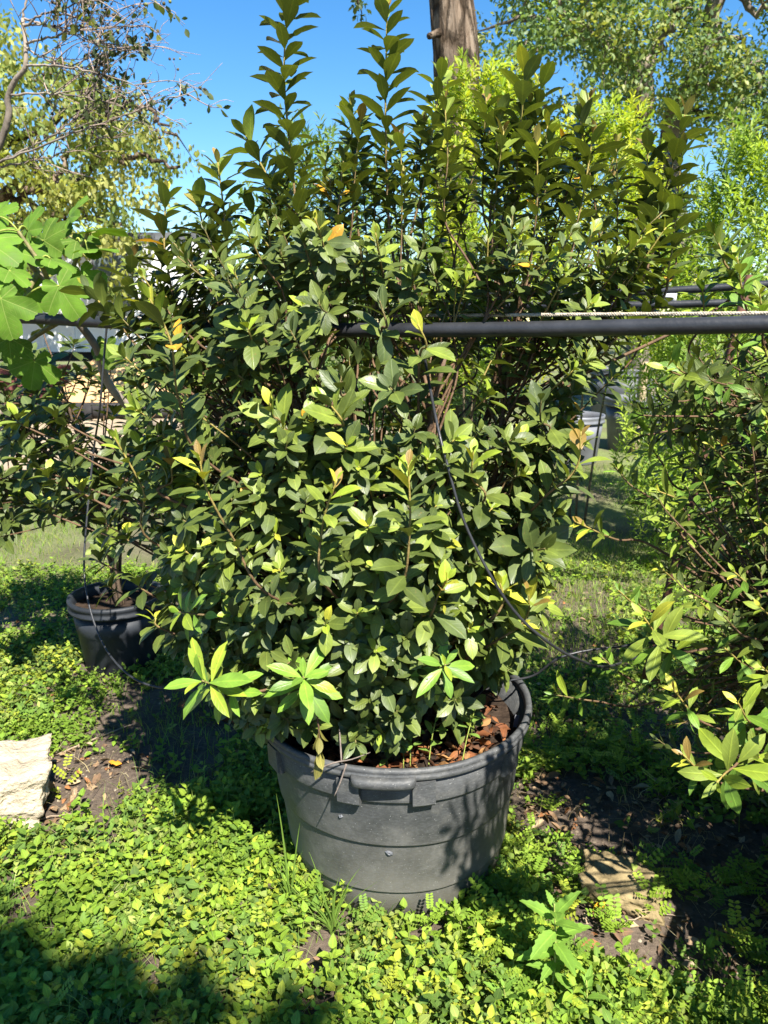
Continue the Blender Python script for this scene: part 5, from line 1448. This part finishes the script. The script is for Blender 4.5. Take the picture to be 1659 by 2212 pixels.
# fine-leaved shrubs behind
def fine_shrub(name, c, w, dpt, h, nsh, L, pal, label, per=26, zlow=.25, lean=.45, stem_tint=(.2, .2, .06), ln=(.25, .45), shapes=NEEDLE, a1=55):
    c = np.array(c); o = empty(name, c, label, "shrub")
    for k in range(3):
        a = k * 2.2; e = c + np.array((w * .4 * math.cos(a), dpt * .5 * math.sin(a), h * random.uniform(.55, .8)))
        tube("stem", smooth_path([c + np.array((.06 * math.cos(a), .06 * math.sin(a), 0)), (c + e) / 2 + np.array((0, 0, .1)), e], 10), np.linspace(.011, .004, 10), M_STEM, o, 5, (.13, .10, .06))
    PS, MS, CS = [], [], []
    for k in range(nsh):
        th = random.uniform(0, 6.28); z = h * (zlow + (1 - zlow) * random.random() ** .8)
        ww = math.sin(math.pi * min(1, .12 + .80 * (z / h) ** 1.0)) ** .6
        rr = random.uniform(.25, 1.0) ** .6 * ww
        tip = c + np.array((w * rr * math.cos(th), dpt * rr * math.sin(th), z + random.uniform(-.1, .15)))
        T = norm(np.array((math.cos(th) * lean, math.sin(th) * lean, 1.0)) + rng.normal(0, .25, 3)); l_ = random.uniform(*ln)
        path = smooth_path([tip - T * l_, tip - T * l_ * .45 + rng.normal(0, .02, 3), tip], 8)
        pos, M, i = leaves_on(path, per, l_ / per, L, 20, a1, .15, 1.06, .5)
        PS.append(pos); MS.append(M); CS.append(np.tile(np.array(pal[random.randrange(len(pal))]) * random.uniform(.8, 1.2), (per, 1)))
    PS, MS, CS = map(np.concatenate, (PS, MS, CS))
    link("foliage", cloud_mesh("foliage", shapes, rng.integers(0, len(shapes), len(PS)), PS, MS, CS, M_TREE), o, "stuff")
    return o
LIME = [(.30, .38, .035), (.24, .33, .035), (.36, .40, .05), (.18, .27, .03)]
GRN = [(.19, .29, .04), (.24, .34, .045), (.14, .23, .035), (.29, .38, .05)]
SOFT = [(.13, .21, .06), (.17, .25, .06), (.10, .17, .06)]
c = P(1040, 400, 5.2); fine_shrub("lime_shrub", (c[0], 5.2, 0), .62, .5, 3.0, 420, .075, LIME, "bright yellow green fine leaved shrub rising below the thick trunk", zlow=.4)
c = P(1290, 400, 5.6); fine_shrub("lime_shrub", (c[0], 5.6, 0), .70, .5, 2.85, 420, .075, LIME[:3], "bright lime shrub between the tall azalea and the fine green shrub", zlow=.46)
c = P(1600, 400, 4.4); fine_shrub("fine_green_shrub", (c[0] + .2, 4.5, 0), .78, .6, 2.48, 900, .062, GRN, "dense fine leaved green shrub at the right edge", 30, .06)
c = P(1500, 700, 5.6); fine_shrub("fine_green_shrub", (c[0] + .3, 6.2, 0), .6, .5, 1.75, 300, .07, GRN[1:], "lower fine leaved green shrub in the gap left of the dense one", 26, .06)
c = P(760, 300, 6.0); fine_shrub("feathery_shrub", (c[0] - .2, 6.0, 0), .66, .5, 2.85, 320, .10, SOFT, "soft feathery green shrub showing behind the top of the tall azalea", 22, .1, .3, a1=62)
c = P(560, 420, 6.5); fine_shrub("feathery_shrub", (c[0], 6.6, 0), .35, .35, 2.50, 60, .11, SOFT, "thin feathery plant left of the tallest azalea shoot", 18, .2, .3, a1=62)
c = P(900, 700, 5.0); fine_shrub("lime_shrub", (c[0], 6.8, 0), 1.0, .5, 2.3, 360, .08, SOFT + LIME[3:], "pale green shrub directly behind the middle of the tall azalea", 24, .05)
# dark evergreens closing the view low down behind
for k, (x, y, w_, h, label) in enumerate([(-1.6, 9.0, .9, 1.5, "dark low shrub across the yard behind the tall azalea's left half"), (.7, 8.6, 1.1, 1.9, "dark shrub far behind the middle of the tall azalea"), (5.2, 10.5, 1.3, 2.0, "dark shrub far back at the right edge")]):
    fine_shrub("dark_shrub", (x, y, 0), w_, .6, h, 200, .09, [(.05, .09, .025), (.07, .12, .03)], label, 22, .05, .6, shapes=TREE, a1=70)
# a far row of trees closes the horizon
for k, (x, y, h, w_, label) in enumerate([(-16, 34, 7, 4.5, "distant tree left of the white trailer"), (-8, 38, 6, 4, "distant tree above the white trailer roof"), (-1, 40, 5.5, 4, "distant tree behind the tall azalea's left half"),
                                          (6, 38, 7, 4.5, "distant tree behind the thick trunk"), (13, 34, 8, 5, "distant tree behind the tall open crowned tree"), (21, 36, 8, 5, "distant tree beyond the right edge")]):
    o = empty("distant_tree", (x, y, 0), label, "tree", "trees along the far edge of the nursery")
    tube("trunk", [(x, y, 0), (x + .1, y, h * .3), (x, y, h * .6)], [.3, .24, .12], M_BARK, o, 8)
    cen = [np.array((x, y, h * .55)) + rng.normal(0, 1, 3) * np.array((w_ * .42, w_ * .35, h * .2)) for _ in range(60)]
    cen = [np.array((a, b, max(.7, z))) for a, b, z in cen]
    crown("crown", o, cen, [1.0] * 60, 30, .34, [(.05, .085, .03), (.075, .11, .035), (.10, .12, .04)])

# ------------------------------------------------------------------ the tree behind the viewer that shades the bottom of the picture
sh = empty("shade_tree", (-1.9, -4.3, 0), "leafy tree shading the weeds in the bottom left corner of the picture", "tree")
tk = Lmb([(-1.9, -4.3, 0), (-1.85, -4.2, 2.5), (-1.7, -4.1, 4.4)], .2, .12, "trunk", M_BARK, sh)
cen = []
def shade_at(u, v, h, r): 
    g = G(u, v); s_ = np.array(to_sun) / to_sun.z * h
    cen.append((g + s_, r))
for (u, v, r) in [(30, 2150, .11), (150, 2180, .10), (250, 2215, .05), (-70, 2120, .16), (80, 2225, .14), (-20, 2080, .06), (90, 2090, .04), (400, 2225, .03), (640, 2205, .025), (230, 2120, .03), (-200, 2050, .2), (180, 2240, .10)]:
    shade_at(u, v, random.uniform(4.6, 5.6), r)
C_ = np.array([q for q, _ in cen]); Rr_ = [r for _, r in cen]
for q, r in cen:
    p_, r_ = limb([tk[-2], (tk[-1] + q) / 2 + np.array((0, 0, .1)), q], .025, .006, 10); tube("limb", p_, r_, M_BARK, sh, 6)
crown("crown", sh, np.repeat(C_, 3, axis=0) + rng.normal(0, .04, (len(C_) * 3, 3)), np.repeat(Rr_, 3), 34, .075, [(.07, .11, .03)])
